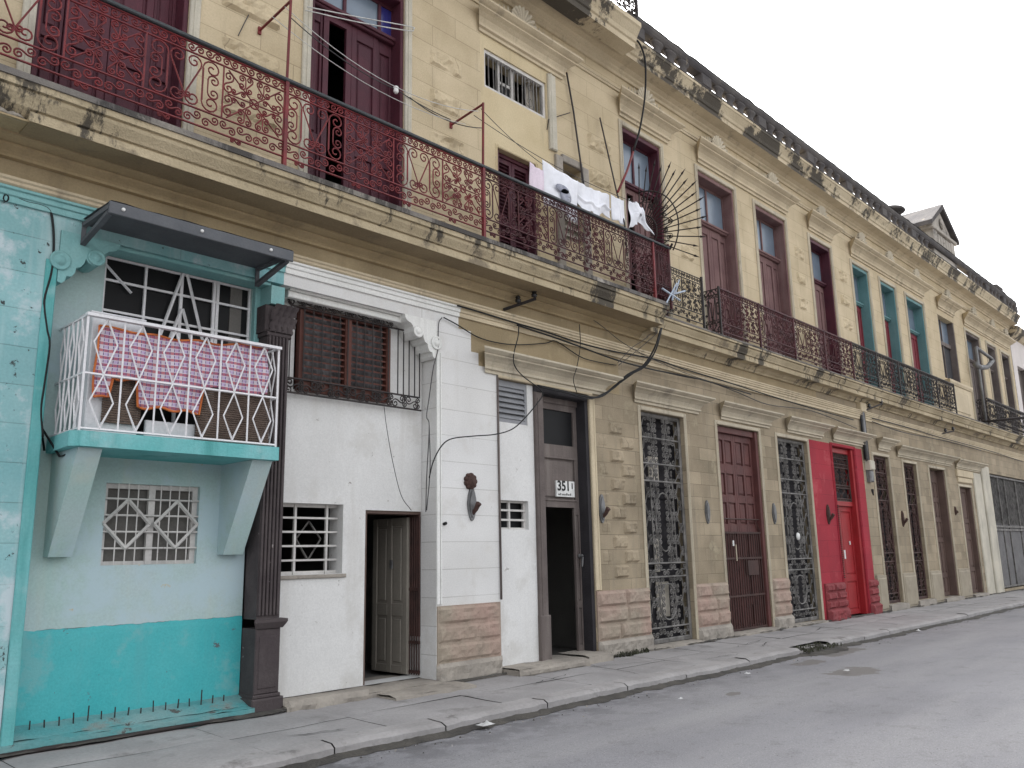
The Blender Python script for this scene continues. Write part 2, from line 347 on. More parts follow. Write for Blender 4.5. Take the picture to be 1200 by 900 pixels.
def rail_bay(mb, x0, x1, z0, z1, y, r, mods, lod=0, flat='x'):
    """wrought iron balcony bay: scroll frieze, lyres and feathered X, scroll skirt"""
    S_, SV_, C_ = SC_S, SC_SV, SC_C
    H = z1-z0; W = (x1-x0)/mods; zt = z1-.13*H; zb = z0+.24*H; zq = z0+.05*H
    def B(a, b, w): 
        if flat == 'y': a = (a[1], a[0], a[2]); b = (b[1], b[0], b[2])
        mb.bar(a, b, w)
    def Sc(pts, cx, cz, w, h, fx=1, fz=1):
        scroll(mb, pts, cx, cz, w, h, y, r, fx, fz, 'y' if flat == 'y' else 'x', lod)
    for z in (z1-.012, zt, zb, zq): B((x0, y, z), (x1, y, z), r*1.7)
    for k in range(mods):
        a = x0+k*W
        nf = 4
        for i in range(nf):
            sg = 1 if i < nf/2 else -1
            Sc(S_, a+(i+.5)*W/nf, (z1+zt)/2-.003, W/nf*.95, (z1-zt)*.8, sg)
            Sc(S_, a+(i+.5)*W/nf, (zb+zq)/2, W/nf*.97, (zb-zq)*.82, -sg)
        hm = zt-zb; cm = (zt+zb)/2
        if k % 2 == 0:   # lyre pair either side of a post
            for sg in (1, -1):
                Sc(C_, a+W*(.5-.365*sg), cm, W*.26, hm*.98, -sg)
                Sc(C_, a+W*(.5-.40*sg), cm, W*.17, hm*.46, -sg)
                Sc(SV_, a+W*(.5-.11*sg), cm, W*.22, hm*.96, sg)
                B((a+W*(.5-.245*sg), y, cm-hm*.3), (a+W*(.5-.245*sg), y, cm+hm*.3), r*1.2)
            Sc(S_, a+W*.5, cm-hm*.32, W*.18, hm*.16)
        else:            # X of feathers round a rosette, with a pair of stays
            B((a+W*.03, y, zb), (a+W*.03, y, zt), r*1.8); B((a+W*.97, y, zb), (a+W*.97, y, zt), r*1.8)
            for sx in (1, -1):
                for sz in (1, -1):
                    B((a+W*.5, y, cm), (a+W*(.5+.40*sx), y, cm+hm*.46*sz), r*1.3)
                    Sc(C_, a+W*(.5+.24*sx), cm+hm*.33*sz, W*.2, hm*.28, sx)
                    Sc(SV_, a+W*(.5+.39*sx), cm+hm*.22*sz, W*.15, hm*.42, sx, 1)
                B((a+W*.5, y, cm), (a+W*(.5+.4*sx), y, cm), r*1.3)
                Sc(S_, a+W*(.5+.24*sx), cm+hm*.09, W*.22, hm*.11, sx); Sc(S_, a+W*(.5+.24*sx), cm-hm*.09, W*.22, hm*.11, sx, -1)
                Sc(SV_, a+W*(.5+.08*sx), cm+hm*.31, W*.1, hm*.34, sx); Sc(SV_, a+W*(.5+.08*sx), cm-hm*.31, W*.1, hm*.34, -sx)
            Sc([(math.cos(t)*.5, math.sin(t)*.5) for t in [2*PI*i/12 for i in range(13)]], a+W*.5, cm, W*.14, W*.14)
        Sc(S_, a+W*.25, z0+.02*H, W*.16, .05*H)

def gate(mb, x0, x1, z0, z1, y, r, cols=4, lod=0):
    """tall wrought iron door grille filled with scrolls"""
    S_, SV_, C_ = SC_S, SC_SV, SC_C
    W = x1-x0; H = z1-z0
    for x in (x0, x1): mb.bar((x, y, z0), (x, y, z1), r*3.2)
    zs = [0, .05, .27, .33, .70, .78, .90, 1]
    for t in zs: mb.bar((x0, y, z0+H*t), (x1, y, z0+H*t), r*2.4)
    for t0, t1 in zip(zs[:-1], zs[1:]):
        h = (t1-t0)*H; a = z0+t0*H
        if h < .32:
            n = 6
            for i in range(n): scroll(mb, S_, x0+W*(i+.5)/n, a+h/2, W/n*.95, h*.85, y, r, 1 if i % 2 else -1, 1, 'x', lod)
            continue
        cw = W/cols
        if h > .9:
            for xx in (x0+cw*.9, x1-cw*.9): mb.bar((xx, y, a), (xx, y, a+h), r*1.8)
        rows = max(1, round(h/.2))
        for q in range(rows):
            zc = a+h*(q+.5)/rows
            for e, xx in ((1, x0+cw*.45), (-1, x1-cw*.45)):
                scroll(mb, SV_, xx, zc, cw*.75, h/rows*.98, y, r, e if q % 2 else -e, 1, 'x', lod)
            for e in (1, -1):
                scroll(mb, C_, (x0+x1)/2+e*W*.075, zc, W*.13, h/rows*.98, y, r, -e, 1, 'x', lod)
                scroll(mb, SV_, (x0+x1)/2+e*W*.19, zc, W*.13, h/rows*1.0, y, r, e if q % 2 else -e, 1, 'x', lod)
                scroll(mb, C_, (x0+x1)/2+e*W*.275, zc+h/rows*.5, W*.08, h/rows*.7, y, r, e, 1, 'x', lod)
        if h > .8: 
            mb.tube([((x0+x1)/2+W*.2*math.sin(t), y-.01, a+h/2-h*.36*math.cos(t)) for t in [2*PI*i/20 for i in range(21)]], r*1.3, 4)

# ------------------------------------------------------------------ joinery
def leaf(mb, x0, x1, z0, z1, y, th, rows, cols=1, st=.09, rec=.03, raised=True):
    """panelled leaf, front at y; rows = list of (z0,z1) fractions for the panels"""
    W = x1-x0; H = z1-z0
    mb.box(x0, x1, y+rec, y+th, z0, z1)
    xs = [x0]; pw = (W-st*(cols+1))/cols
    for c in range(cols+1):
        a = x0+c*(pw+st); mb.bbox(a, a+st, y, y+rec, z0, z1, .006)
    zs = [z0]+[z0+H*t for rw in rows for t in rw]+[z1]
    for i in range(0, len(zs), 2):
        if zs[i+1]-zs[i] > .005:
            for c in range(cols):
                a = x0+c*(pw+st)+st; mb.bbox(a, a+pw, y+.001, y+rec, zs[i], zs[i+1], .006)
    if raised:
        for r0, r1 in rows:
            for c in range(cols):
                a = x0+c*(pw+st)+st; g = min(.035, pw*.2)
                mb.bbox(a+g, a+pw-g, y+rec*.35, y+rec, z0+H*r0+g, z0+H*r1-g, .012)

def surround(root, x0, x1, z0, z1, m='trim_stone', w=.1, out=.035, name='door_surround'):
    b = nb(m)
    b.bbox(x0-w, x0-.002, -out, -.002, z0, z1+w, .012); b.bbox(x1+.002, x1+w, -out, -.002, z0, z1+w, .012)
    b.bbox(x0+.002, x1-.002, -out, -.002, z1+.002, z1+w, .012)
    b.bbox(x0-w*.55, x0-w*.35, -out-.012, -out+.002, z0, z1+w*.5, .004); b.bbox(x1+w*.35, x1+w*.55, -out-.012, -out+.002, z0, z1+w*.5, .004)
    return b.build(name, root)

def tall_door(root, x0, x1, z0, z1, mf, ml, Y=.2, panes=2, open_leaf=None, blue=False, tr=.2, rows=((.04,.36),(.40,.94)), shutter_l=None, name='balcony_door'):
    """casement door of the upper floor: jamb linings, transom light, side lights and two panelled leaves"""
    f = nb(mf)
    jw = .06; H = z1-z0; zt = z1-tr*H
    f.bbox(x0+.002, x0+jw, .01, Y+.1, z0, z1-.002, .01); f.bbox(x1-jw, x1-.002, .01, Y+.1, z0, z1-.002, .01)
    f.bbox(x0+jw, x1-jw, .01, Y+.1, z1-.1, z1-.002, .01); f.bbox(x0+jw, x1-jw, Y-.06, Y+.1, zt-.06, zt+.05, .015)
    f.bbox(x0+jw, x1-jw, Y-.09, Y-.06, zt-.02, zt+.035, .008)
    fr = f.build(name, root)
    # transom
    t = nb(mf); a, b_ = x0+jw, x1-jw; z2, z3 = zt+.05, z1-.1; side = .16*(b_-a) if blue else .0
    t.box(a, b_, Y+.02, Y+.06, z2, z2+.05); t.box(a, b_, Y+.02, Y+.06, z3-.05, z3)
    n = panes
    for i in range(n+1):
        xx = a+(b_-a-side)*i/n; t.box(max(a, xx-.025), min(b_, xx+.025), Y+.012, Y+.06, z2+.05, z3-.05)
    t.use('pane_sky_tint').quad((a, Y+.04, z2), (b_-side, Y+.04, z2), (b_-side, Y+.04, z3), (a, Y+.04, z3))
    if side: t.use('pane_blue').quad((b_-side, Y+.04, z2), (b_, Y+.04, z2), (b_, Y+.04, z3), (b_-side, Y+.04, z3))
    t.build('transom_light', fr)
    zc = zt-.06; mid = (a+b_)/2; sidew = .18*(b_-a)
    pa = nb(ml); leaf(pa, a, a+sidew, z0, zc, Y+.02, .05, rows, 1, .04); pa.build('side_panel', fr)
    pa = nb(ml); leaf(pa, b_-sidew, b_, z0, zc, Y+.02, .05, rows, 1, .04); pa.build('side_panel', fr)
    for k, (u, w) in enumerate(((a+sidew+.004, mid-.003), (mid+.003, b_-sidew-.004))):
        pa = nb(ml)
        if open_leaf == k:
            # leaf with its upper shutter open: a dark gap shows the room
            hh = zc-z0; s_ = .085
            pa.box(u, u+s_, Y, Y+.05, z0, zc); pa.box(w-s_, w, Y, Y+.05, z0, zc)
            pa.box(u+s_, w-s_, Y, Y+.05, zc-.1, zc); pa.box(u+s_, w-s_, Y, Y+.05, z0, z0+.3)
        else: leaf(pa, u, w, z0, zc, Y, .05, rows, 1, .085)
        pa.build('leaf', fr)
    return fr

def hood(root, x0, x1, z, h=.4, out=.26, m='tan_mould', name='door_hood'):
    b = nb(m)
    o_ = out/.26
    b.profile([(0, z), (-.035*o_, z), (-.035*o_, z+.13*h), (-.075*o_, z+.17*h), (-.075*o_, z+.28*h), (-.055*o_, z+.30*h), (-.07*o_, z+.38*h), (-.10*o_, z+.50*h), (-.16*o_, z+.62*h), (-.22*o_, z+.70*h), (-.22*o_, z+.76*h),
               (-.255*o_, z+.80*h), (-.29*o_, z+.86*h), (-.31*o_, z+.90*h), (-.31*o_, z+.98*h), (0, z+1.03*h)], x0, x1, 1)
    return b.build(name, root)

def shell(root, x, z, R=.33, m='tan_mould', lod=0):
    b = nb(m); n = 9
    def fn(u, v):
        a = PI*(.02+.96*u); r = R*(.12+.88*v)*(1+.05*abs(math.sin(n*PI*u))*v)
        return (x-math.cos(a)*r, -.19-.07*v*(abs(math.sin(n*PI*u))**.6)-.02*math.sin(PI*v), z+math.sin(a)*r)
    b.grid(fn, 18 if lod else 54, 3 if lod else 6)
    b.prism([(x-math.cos(PI*i/16)*R*1.0, z+math.sin(PI*i/16)*R) for i in range(17)], 'y', -.2, -.15)
    b.lathe([(.001, .0), (R*.2, .01), (R*.17, .06), (.001, .09)], (x, -.19, z+R*.08), 10, 'y')
    if not lod:
        for sg in (1, -1):
            for k in range(5):
                xx = x+sg*(R*1.05+.1*k); hh = .2-.035*k
                b.grid(lambda u, v: (xx+.08*(u-.5)*(1-v)+sg*.03*v, -.19-.04*math.sin(PI*u)*(1-v*.5), z+hh*v), 4, 4)
    return b.build('shell_ornament', root)

# ------------------------------------------------------------------ roots
TAN = thing('apartment_building', (20, 0, 0), 'long tan two-storey building with iron balconies, stone hoods and a sooty balustrade', 'building')
TEAL = thing('house_front', (2.4, 0, 0), 'turquoise painted ground floor dwelling with a small balcony on struts', 'house')
WHITE = thing('house_front', (6.7, 0, 0), 'whitewashed ground floor dwelling with an open door and brown jalousie window', 'house')
NEXT = thing('neighbouring_building', (46, 0, 0), 'pale plastered building beyond the tan one, at the right edge', 'building')

XL, XR, ZT = -4.0, 40.75, 11.4
# ------------------------------------------------------------------ wall sheets with openings
ROOT = {'frieze': TAN, 'plain': TAN, 'tanup': TAN, 'tanlow': TAN, 'tealleft': TEAL, 'white': WHITE, 'red': TAN}
MAT = {'frieze': 'tan_frieze', 'plain': 'tan_plain', 'tanup': 'tan_upper', 'tanlow': 'tan_lower', 'tealleft': 'teal_left', 'white': 'white_course', 'red': 'red_wall'}
regions = [
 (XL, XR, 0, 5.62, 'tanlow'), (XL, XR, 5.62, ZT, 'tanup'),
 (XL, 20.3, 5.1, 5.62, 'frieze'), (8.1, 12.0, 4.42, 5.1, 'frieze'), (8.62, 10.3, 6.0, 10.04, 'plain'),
 (XL, 5.2, 0, 5.12, 'tealleft'),
 (5.2, 7.66, 4.9, 5.30, 'white'), (7.66, 8.88, .0, 4.43, 'white'), (7.66, 8.5, 4.43, 4.62, 'white'), (7.66, 8.35, 4.62, 4.93, 'white'), (7.66, 8.1, 4.93, 5.30, 'white'),
 (19.55, 22.85, 0, 4.27, 'red'),
]
HOLES = [
 (2.66, 7.66, 0, 4.95), (8.88, 11.08, 0, 4.30),
 (12.6, 14.05, .05, 4.22), (15.3, 17.08, .05, 4.22), (17.93, 19.5, .05, 4.2), (20.9, 22.3, 0, 4.22), (23.6, 24.76, .17, 4.18), (25.87, 27.0, .17, 4.12), (28.12, 29.65, .12, 4.1), (30.97, 32.35, .1, 3.64), (34.55, 40.2, .1, 4.3),
 (2.24, 3.82, 6.0, 9.86), (5.47, 7.05, 6.0, 9.86), (8.71, 10.23, 9.1, 9.8), (8.99, 9.91, 6.0, 8.13), (10.58, 11.12, 7.0, 8.42), (12.45, 13.78, 6.0, 9.84),
 (15.2, 16.78, 6.0, 9.84), (17.78, 19.35, 6.0, 9.82), (20.75, 22.07, 6.0, 9.78), (23.5, 24.72, 6.0, 9.74), (25.63, 26.91, 6.0, 9.71), (27.82, 29.5, 6.0, 9.7),
 (31.0, 32.8, 7.4, 9.68), (34.07, 35.9, 6.0, 9.66), (36.83, 38.15, 6.0, 9.63), (38.9, 40.2, 6.0, 9.6),
]
xs = sorted({v for r in regions for v in r[:2]} | {v for h in HOLES for v in h[:2]})
zs = sorted({v for r in regions for v in r[2:4]} | {v for h in HOLES for v in h[2:4]})
def cell(i, j):
    if i < 0 or j < 0 or i >= len(xs)-1 or j >= len(zs)-1: return None
    cx, cz = (xs[i]+xs[i+1])/2, (zs[j]+zs[j+1])/2
    for h in HOLES:
        if h[0] < cx < h[1] and h[2] < cz < h[3]: return 'hole'
    k = None
    for r in regions:
        if r[0] < cx < r[1] and r[2] < cz < r[3]: k = r[4]
    return k
WMB = {k: nb(MAT[k]) for k in MAT}
DEP = .34
for i in range(len(xs)-1):
    for j in range(len(zs)-1):
        k = cell(i, j)
        if k in (None, 'hole'): continue
        b = WMB[k]; x0, x1, z0, z1 = xs[i], xs[i+1], zs[j], zs[j+1]
        b.quad((x0, 0, z0), (x1, 0, z0), (x1, 0, z1), (x0, 0, z1))
        if cell(i-1, j) == 'hole': b.quad((x0, 0, z0), (x0, 0, z1), (x0, DEP, z1), (x0, DEP, z0))
        if cell(i+1, j) == 'hole': b.quad((x1, 0, z0), (x1, DEP, z0), (x1, DEP, z1), (x1, 0, z1))
        if cell(i, j-1) == 'hole': b.quad((x0, 0, z0), (x0, DEP, z0), (x1, DEP, z0), (x1, 0, z0))
        if cell(i, j+1) == 'hole': b.quad((x0, 0, z1), (x1, 0, z1), (x1, DEP, z1), (x0, DEP, z1))
# rock-faced blocks let into the ashlar, every other course of each pier (part of the wall surface)
def rusticate(x0, x1, z0, z1, ch, key, every=2, w=None):
    n0 = math.ceil(z0/ch); k = 0
    while (n0+k+1)*ch <= z1:
        if k % every == 0:
            a = x0+random.uniform(0, .06); WMB[key].rock(a, x1-random.uniform(0, .06), (n0+k)*ch+.012, (n0+k+1)*ch-.012, 0, .035, .06, .05, seed=x0+k)
        k += 1
for x0, x1 in ((4.2, 5.05), (7.5, 8.25), (11.35, 12.1), (14.35, 14.85), (19.75, 20.35), (22.5, 23.1), (0.6, 1.5)):
    rusticate(x0, x1, 6.15, 9.6, .345, 'tanup')
for k in range(11):
    xx = 11.62+.31*(k % 2); WMB['tanlow'].rock(xx, xx+.42, 1.225+k*.245+.008, 1.225+(k+1)*.245-.008, 0, .035, .03, .045, seed=k)
    if k % 2: WMB['tanlow'].rock(11.3, 11.6, 1.225+k*.245+.008, 1.225+(k+1)*.245-.008, 0, .008, .012, .05, seed=k+9)
WMB['frieze'].build('frieze', TAN); WMB['plain'].build('plaster_infill', TAN); WMB['tanup'].build('wall', TAN); WMB['tanlow'].build('ground_floor_wall', TAN); WMB['red'].build('painted_pier', TAN)['label'] = 'bright red painted piers round the red door'
WMB['tealleft'].build('wall', TEAL); WMB['white'].build('wall', WHITE)

# rooms behind the wall: a closed dark shell with a floor between the storeys and cross walls
b = nb('room'); Y0, Y1 = DEP+.02, 6.5
b.box(XL, XR, Y1, Y1+.2, 0, ZT); b.box(XL, XL+.2, Y0, Y1, 0, ZT); b.box(XR-.2, XR, Y0, Y1, 0, ZT)
b.box(XL, XR, Y0, Y1+.2, ZT, ZT+.2); b.box(XL+.2, XR-.2, Y0, Y1, 5.6, 5.9); b.box(XL+.2, XR-.2, Y0, Y1, -.1, .04)
for x in (1.7, 4.7, 8.3, 11.9, 14.6, 17.4, 20.2, 23, 27.4, 30.3, 33.5, 36.3): b.box(x, x+.15, Y0, Y1, .04, 5.6); b.box(x, x+.15, Y0, Y1, 5.9, ZT)
b.build('interior_room', TAN)

# ------------------------------------------------------------------ plinths of the ground floor piers (rock-faced pink stone)
def plinth(root, x0, x1, zt=1.02, out=.04, m='pink_stone', m2='grey_base', rows=3, zb=0, foot=.26):
    b = nb(m); hz = (zt-zb-foot)/rows
    for r in range(rows):
        z0 = zb+foot+r*hz; n = 1 if (x1-x0) < .9 or root is WHITE else 2
        cut = [0]+([.5+random.uniform(-.12, .12)] if n == 2 else [])+[1]
        for q in range(n):
            b.rock(x0+(x1-x0)*cut[q]+.004, x0+(x1-x0)*cut[q+1]-.004, z0+.002, z0+hz-.002, -out*.4, out*.6, .028, .045, seed=x0*3+r+q*.37)
    b.box(x0, x1, -out*.4, .0, zb, zt)
    b.use(m2); b.rock(x0-.02, x1+.02, zb-.06, zb+foot, -out*.6, out*.8, .035, .05, seed=x0)
    return b.build('plinth', root)
plinth(WHITE, 7.67, 8.87, 1.0)
for x0, x1 in ((11.1, 12.57), (14.1, 15.28), (17.12, 17.92)): plinth(TAN, x0, x1, 1.05, .07)
for x0, x1 in ((19.75, 20.86), (22.33, 22.9)):
    plinth(TAN, x0, x1, .85, .09, 'red_base', 'red_base')['label'] = 'rough plinth painted dark red'
for x0, x1 in ((22.92, 23.58), (24.8, 25.84), (27.03, 28.08), (29.7, 30.9)):
    b = nb('pier_foot'); b.rock(x0, x1, -.02, .95, -.01, .06, .012, .1, x0); b.box(x0+.01, x1-.01, -.05, -.002, -.02, .94); b.build('plinth', TAN)
# ------------------------------------------------------------------ mouldings between the storeys
SEG = ((XL, 5.2, 'teal_trim', TEAL), (5.2, 8.1, 'white_mould', WHITE), (8.1, XR, 'tan_mould', TAN))
for x0, x1, m, rt in SEG:
    b = nb(m)
    b.profile([(-.002, 5.10), (-.03, 5.10), (-.03, 5.16), (-.05, 5.17), (-.05, 5.215), (-.075, 5.225), (-.075, 5.25), (-.002, 5.255)], x0+.002, x1-.002)
    b.build('string_course', rt)
b = nb('tan_mould')
b.profile([(-.002, 5.258), (-.06, 5.258), (-.08, 5.275), (-.08, 5.30), (-.1, 5.315), (-.1, 5.34), (-.002, 5.35)], XL, XR); b.build('string_course', TAN)
# deep balcony ledge (left) and shallower one (right)
b = nb('ledge_mould'); 
LEDGE = [(-.002, 5.54), (-.06, 5.545), (-.06, 5.575), (-.045, 5.58), (-.06, 5.60), (-.13, 5.64), (-.13, 5.665), (-.115, 5.67), (-.25, 5.70), (-.25, 5.72), (-.58, 5.722), (-.58, 5.705), (-.61, 5.705), (-.61, 5.80), (-.59, 5.805), (-.59, 5.82), (-.625, 5.825), (-.64, 5.85), (-.69, 5.915), (-.70, 5.945), (-.685, 5.95), (-.685, 5.965), (-.72, 5.97), (-.72, 6.035), (-.002, 6.035)]
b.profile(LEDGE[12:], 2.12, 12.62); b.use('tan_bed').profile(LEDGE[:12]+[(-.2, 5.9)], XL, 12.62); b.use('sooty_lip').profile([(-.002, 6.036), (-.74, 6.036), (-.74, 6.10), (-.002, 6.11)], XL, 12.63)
b.use('ledge_mould').profile([(-.3, 5.73), (-.50, 5.74)]+LEDGE[16:], XL, 2.118); b.use('pale_stone').rock(1.3, 2.118, 5.72, 5.81, -.52, .04, .05, .04, 5)
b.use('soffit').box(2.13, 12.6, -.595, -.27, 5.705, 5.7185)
BAL = b.build('balcony', TAN); BAL['label'] = 'deep balcony ledge with red scrolled railing'
b = nb('ledge_mould')
b.profile([(-.002, 5.54), (-.05, 5.545), (-.06, 5.58), (-.10, 5.61), (-.12, 5.65), (-.14, 5.66), (-.29, 5.665), (-.29, 5.655), (-.31, 5.655), (-.31, 5.75), (-.295, 5.755), (-.295, 5.77), (-.33, 5.775), (-.34, 5.80), (-.39, 5.87), (-.40, 5.895), (-.385, 5.90), (-.385, 5.91), (-.43, 5.915), (-.43, 5.955), (-.002, 5.957)], 12.63, XR); b.use('sooty_lip').profile([(-.002, 5.958), (-.44, 5.958), (-.44, 5.99), (-.002, 6.0)], 12.632, XR)
BAL2 = b.build('balcony', TAN); BAL2['label'] = 'shallow balcony ledge with black scrolled railing'

# ------------------------------------------------------------------ railings
ZR0, ZR1 = 6.10, 7.18
BX = [-3.6, -1.7, 1.5, 4.74, 7.98, 12.28]
for a, c in zip(BX[:-1], BX[1:]):
    b = nb('iron_red' if c < 9 else 'iron_winered'); mods = max(2, round((c-a)/.81)); mods += mods % 2
    rail_bay(b, a, c, ZR0+.08, ZR1, -.68, .0095, mods)
    b.build('railing', BAL)
b = nb('iron_winered'); rail_bay(b, 12.28, 12.78, ZR0+.08, ZR1, -.68, .009, 2); rail_bay(b, 12.32, 12.78, ZR0+.08, ZR1, -.665, .007, 3); b.build('railing', BAL)
for x in BX[1:]:
    b = nb('iron_red'); b.box(x-.022, x+.022, -.705, -.655, 6.10, ZR1+.005); b.build('rail_post', BAL)
b = nb('iron_winered'); b.box(12.78, 12.82, -.70, -.66, 6.03, ZR1+.1)
rail_bay(b, -.66, -.04, ZR0+.08, ZR1, 12.8, .0085, 2, 0, 'y'); b.build('railing', BAL)
b = nb('rail_dark'); b.bbox(-3.7, 12.82, -.715, -.645, ZR1+.006, ZR1+.05, .01); b.build('handrail', BAL)
# black railing of the shallow ledge
b = nb('iron_black'); rail_bay(b, 12.9, 14.42, 6.05, 7.06, -.38, .0095, 2, 1); b.box(14.42, 14.46, -.4, -.36, 5.99, 7.1); b.build('railing', BAL2)
zz0, zz1 = 6.04, 7.02
b = nb('iron_black'); rail_bay(b, -.38, -.03, zz0, zz1, 15.1, .0095, 1, 1, 'y'); b.box(15.08, 15.12, -.4, -.36, 5.99, zz1+.03); b.build('railing', BAL2)
FX = [15.1, 16.8, 18.5, 20.2, 21.9, 23.6, 25.3, 27.0, 28.7, 30.45]
for a, c in zip(FX[:-1], FX[1:]):
    b = nb('iron_winered' if c < 22 else 'iron_black'); rail_bay(b, a, c, zz0, zz1, -.38, .011, 2, 1); b.box(c-.02, c+.02, -.4, -.36, 5.99, zz1+.02)
    b.box(a, c, -.4, -.36, zz1-.02, zz1+.012); b.build('railing', BAL2)
b = nb('iron_black'); rail_bay(b, 34.3, 40.6, 6.04, 7.0, -.4, .012, 6, 1); b.box(34.28, 40.6, -.42, -.38, 6.99, 7.03)
rail_bay(b, -.4, -.02, 6.04, 7.0, 34.3, .012, 1, 1, 'y'); b.build('railing', BAL2)
# stone pedestal under the narrow window
b = nb('tan_mould'); b.bbox(30.7, 33.1, -.2, -.002, 6.0, 7.12, .02); b.profile([(-.002, 7.12), (-.22, 7.12), (-.26, 7.2), (-.26, 7.27), (-.002, 7.3)], 30.6, 33.2, 1)
b.bbox(31.1, 32.7, -.225, -.2, 6.2, 6.95, .02); b.build('window_pedestal', TAN)

# ------------------------------------------------------------------ upper floor doors and windows
mw = 'maroon_wood'
tall_door(TAN, 2.24, 3.82, 6.0, 9.86, mw, mw, tr=.18, blue=True)
tall_door(TAN, 5.47, 7.05, 6.0, 9.86, mw, mw, open_leaf=0, blue=True, tr=.18)
tall_door(TAN, 12.45, 13.78, 6.0, 9.84, 'maroon_wood', 'faded_wood', open_leaf=0, tr=.28)
for x0, x1, zt in ((15.2, 16.78, 9.84), (17.78, 19.35, 9.82), (20.75, 22.07, 9.78)):
    tall_door(TAN, x0, x1, 6.0, zt, 'maroon_wood' if x0 > 20 else 'faded_wood', 'faded_wood', tr=.27, Y=.24)
for x0, x1, zt in ((23.5, 24.72, 9.74), (25.63, 26.91, 9.71), (27.82, 29.5, 9.7)):
    tall_door(TAN, x0, x1, 6.0, zt, 'teal_wood', 'wine_wood', tr=.27, Y=.26)['label'] = 'balcony door with turquoise frame and wine red leaves'
for x0, x1, zt in ((34.07, 35.9, 9.66), (36.83, 38.15, 9.63), (38.9, 40.2, 9.6)):
    tall_door(TAN, x0, x1, 6.0, zt, 'grey_wood', 'grey_wood', tr=.27, Y=.22)
for h in HOLES:
    if h[3] > 9 and h[2] < 8 and h[0] not in (31.0,): surround(TAN, h[0], h[1], 6.11 if h[0] < 13 else 6.0, h[3], 'trim_stone' if h[0] < 12 else 'hood_stone', .13 if h[0] < 12 else .1)
# narrow far window
b = nb('grey_wood'); x0, x1 = 31.0, 32.8
b.bbox(x0, x0+.08, .01, .3, 7.4, 9.68, .01); b.bbox(x1-.08, x1, .01, .3, 7.4, 9.68, .01); b.bbox(x0+.08, x1-.08, .15, .3, 8.7, 8.85, .01)
w = b.build('window', TAN)
b = nb('pane_sky_tint'); b.box(x0+.08, x1-.08, .22, .24, 8.85, 9.68); b.use('mesh_screen').box(x0+.08, x1-.08, .22, .24, 7.4, 8.7)
b.use('grey_wood').box((x0+x1)/2-.03, (x0+x1)/2+.03, .18, .22, 7.4, 9.68); b.build('pane', w)
# walled-up door bay: barred window on top, small shuttered door below, little louvre beside
b = nb('white_grille'); x0, x1, z0, z1 = 8.71, 10.23, 9.1, 9.8
b.box(x0, x1, .03, .11, z0, z0+.06); b.box(x0, x1, .03, .11, z1-.06, z1); b.box(x0, x0+.05, .03, .11, z0+.06, z1-.06); b.box(x1-.05, x1, .03, .11, z0+.06, z1-.06)
b.box(9.12, 9.17, .1, .15, z0, z1); b.box(9.42, 9.5, .1, .15, z0, z1); b.box(9.17, 9.42, .1, .15, 9.38, 9.43)
w = b.build('window', TAN); w['label'] = 'small barred window high in a walled-up doorway'
b = nb('iron_grey')
for i in range(15):
    x = x0+.07+i*(x1-x0-.14)/14+random.uniform(-.01, .01); b.bar((x, .06, z0+.04), (x+random.uniform(-.015, .015), .06, z1-.04), .018)
scroll(b, SC_C, 9.85, 9.45, .22, .5, .055, .007); b.build('window_bars', w)
b = nb('pane_dark'); b.box(9.17, 9.42, .12, .13, z0+.06, 9.38); b.build('pane', w); b = nb('curtain'); b.box(9.95, 10.17, .22, .24, z0, z1); b.build('curtain', w)
b = nb(mw); x0, x1, z1 = 8.99, 9.91, 8.13
b.bbox(x0+.002, x0+.05, .02, .22, 6.0, z1, .006); b.bbox(x1-.05, x1-.002, .02, .22, 6.0, z1, .006); b.bbox(x0+.05, x1-.05, .1, .22, z1-.07, z1, .006)
d = b.build('balcony_door', TAN); d['label'] = 'small maroon louvred shutter door'
mid = (x0+x1)/2
for a, c in ((x0+.05, mid-.004), (mid+.004, x1-.05)):
    b = nb(mw); b.box(a, a+.06, .13, .18, 6.0, z1-.07); b.box(c-.06, c, .13, .18, 6.0, z1-.07)
    for zf in (6.0, 6.9, z1-.15): b.box(a+.06, c-.06, .13, .18, zf, zf+.08)
    for q in range(30):
        zq = 6.1+q*.065
        if zq > z1-.18: break
        b.add([(a+.06, .135, zq), (c-.06, .135, zq), (c-.06, .18, zq+.05), (a+.06, .18, zq+.05)], [(0,1,2,3)])
    b.box(a+.06, c-.06, .182, .19, 6.0, z1-.07); b.build('leaf', d)
surround(TAN, 8.99, 9.91, 6.05, 8.13, 'tan_plain', .06, .012)
b = nb('trim_stone'); b.bbox(10.26, 10.45, -.06, -.002, 8.55, 10.0, .02); b.bbox(10.3, 10.33, -.07, -.06, 8.55, 10.0, .005); b.build('door_surround', TAN)
b = nb('grey_base'); b.bbox(10.4, 10.575, -.06, -.002, 6.1, 8.5, .012); b.bbox(11.125, 11.3, -.06, -.002, 6.1, 8.5, .012); b.bbox(10.575, 11.125, -.06, -.002, 8.42, 8.56, .012)
w = b.build('window', TAN); w['label'] = 'little louvred window with a grey stone frame'
b = nb('curtain')
b.box(10.58, 11.12, .1, .14, 7.0, 8.1)
for q in range(7): b.add([(10.58, .04, 7.1+q*.14), (11.12, .04, 7.1+q*.14), (11.12, .1, 7.2+q*.14), (10.58, .1, 7.2+q*.14)], [(0,1,2,3)])
b.build('louvre', w)

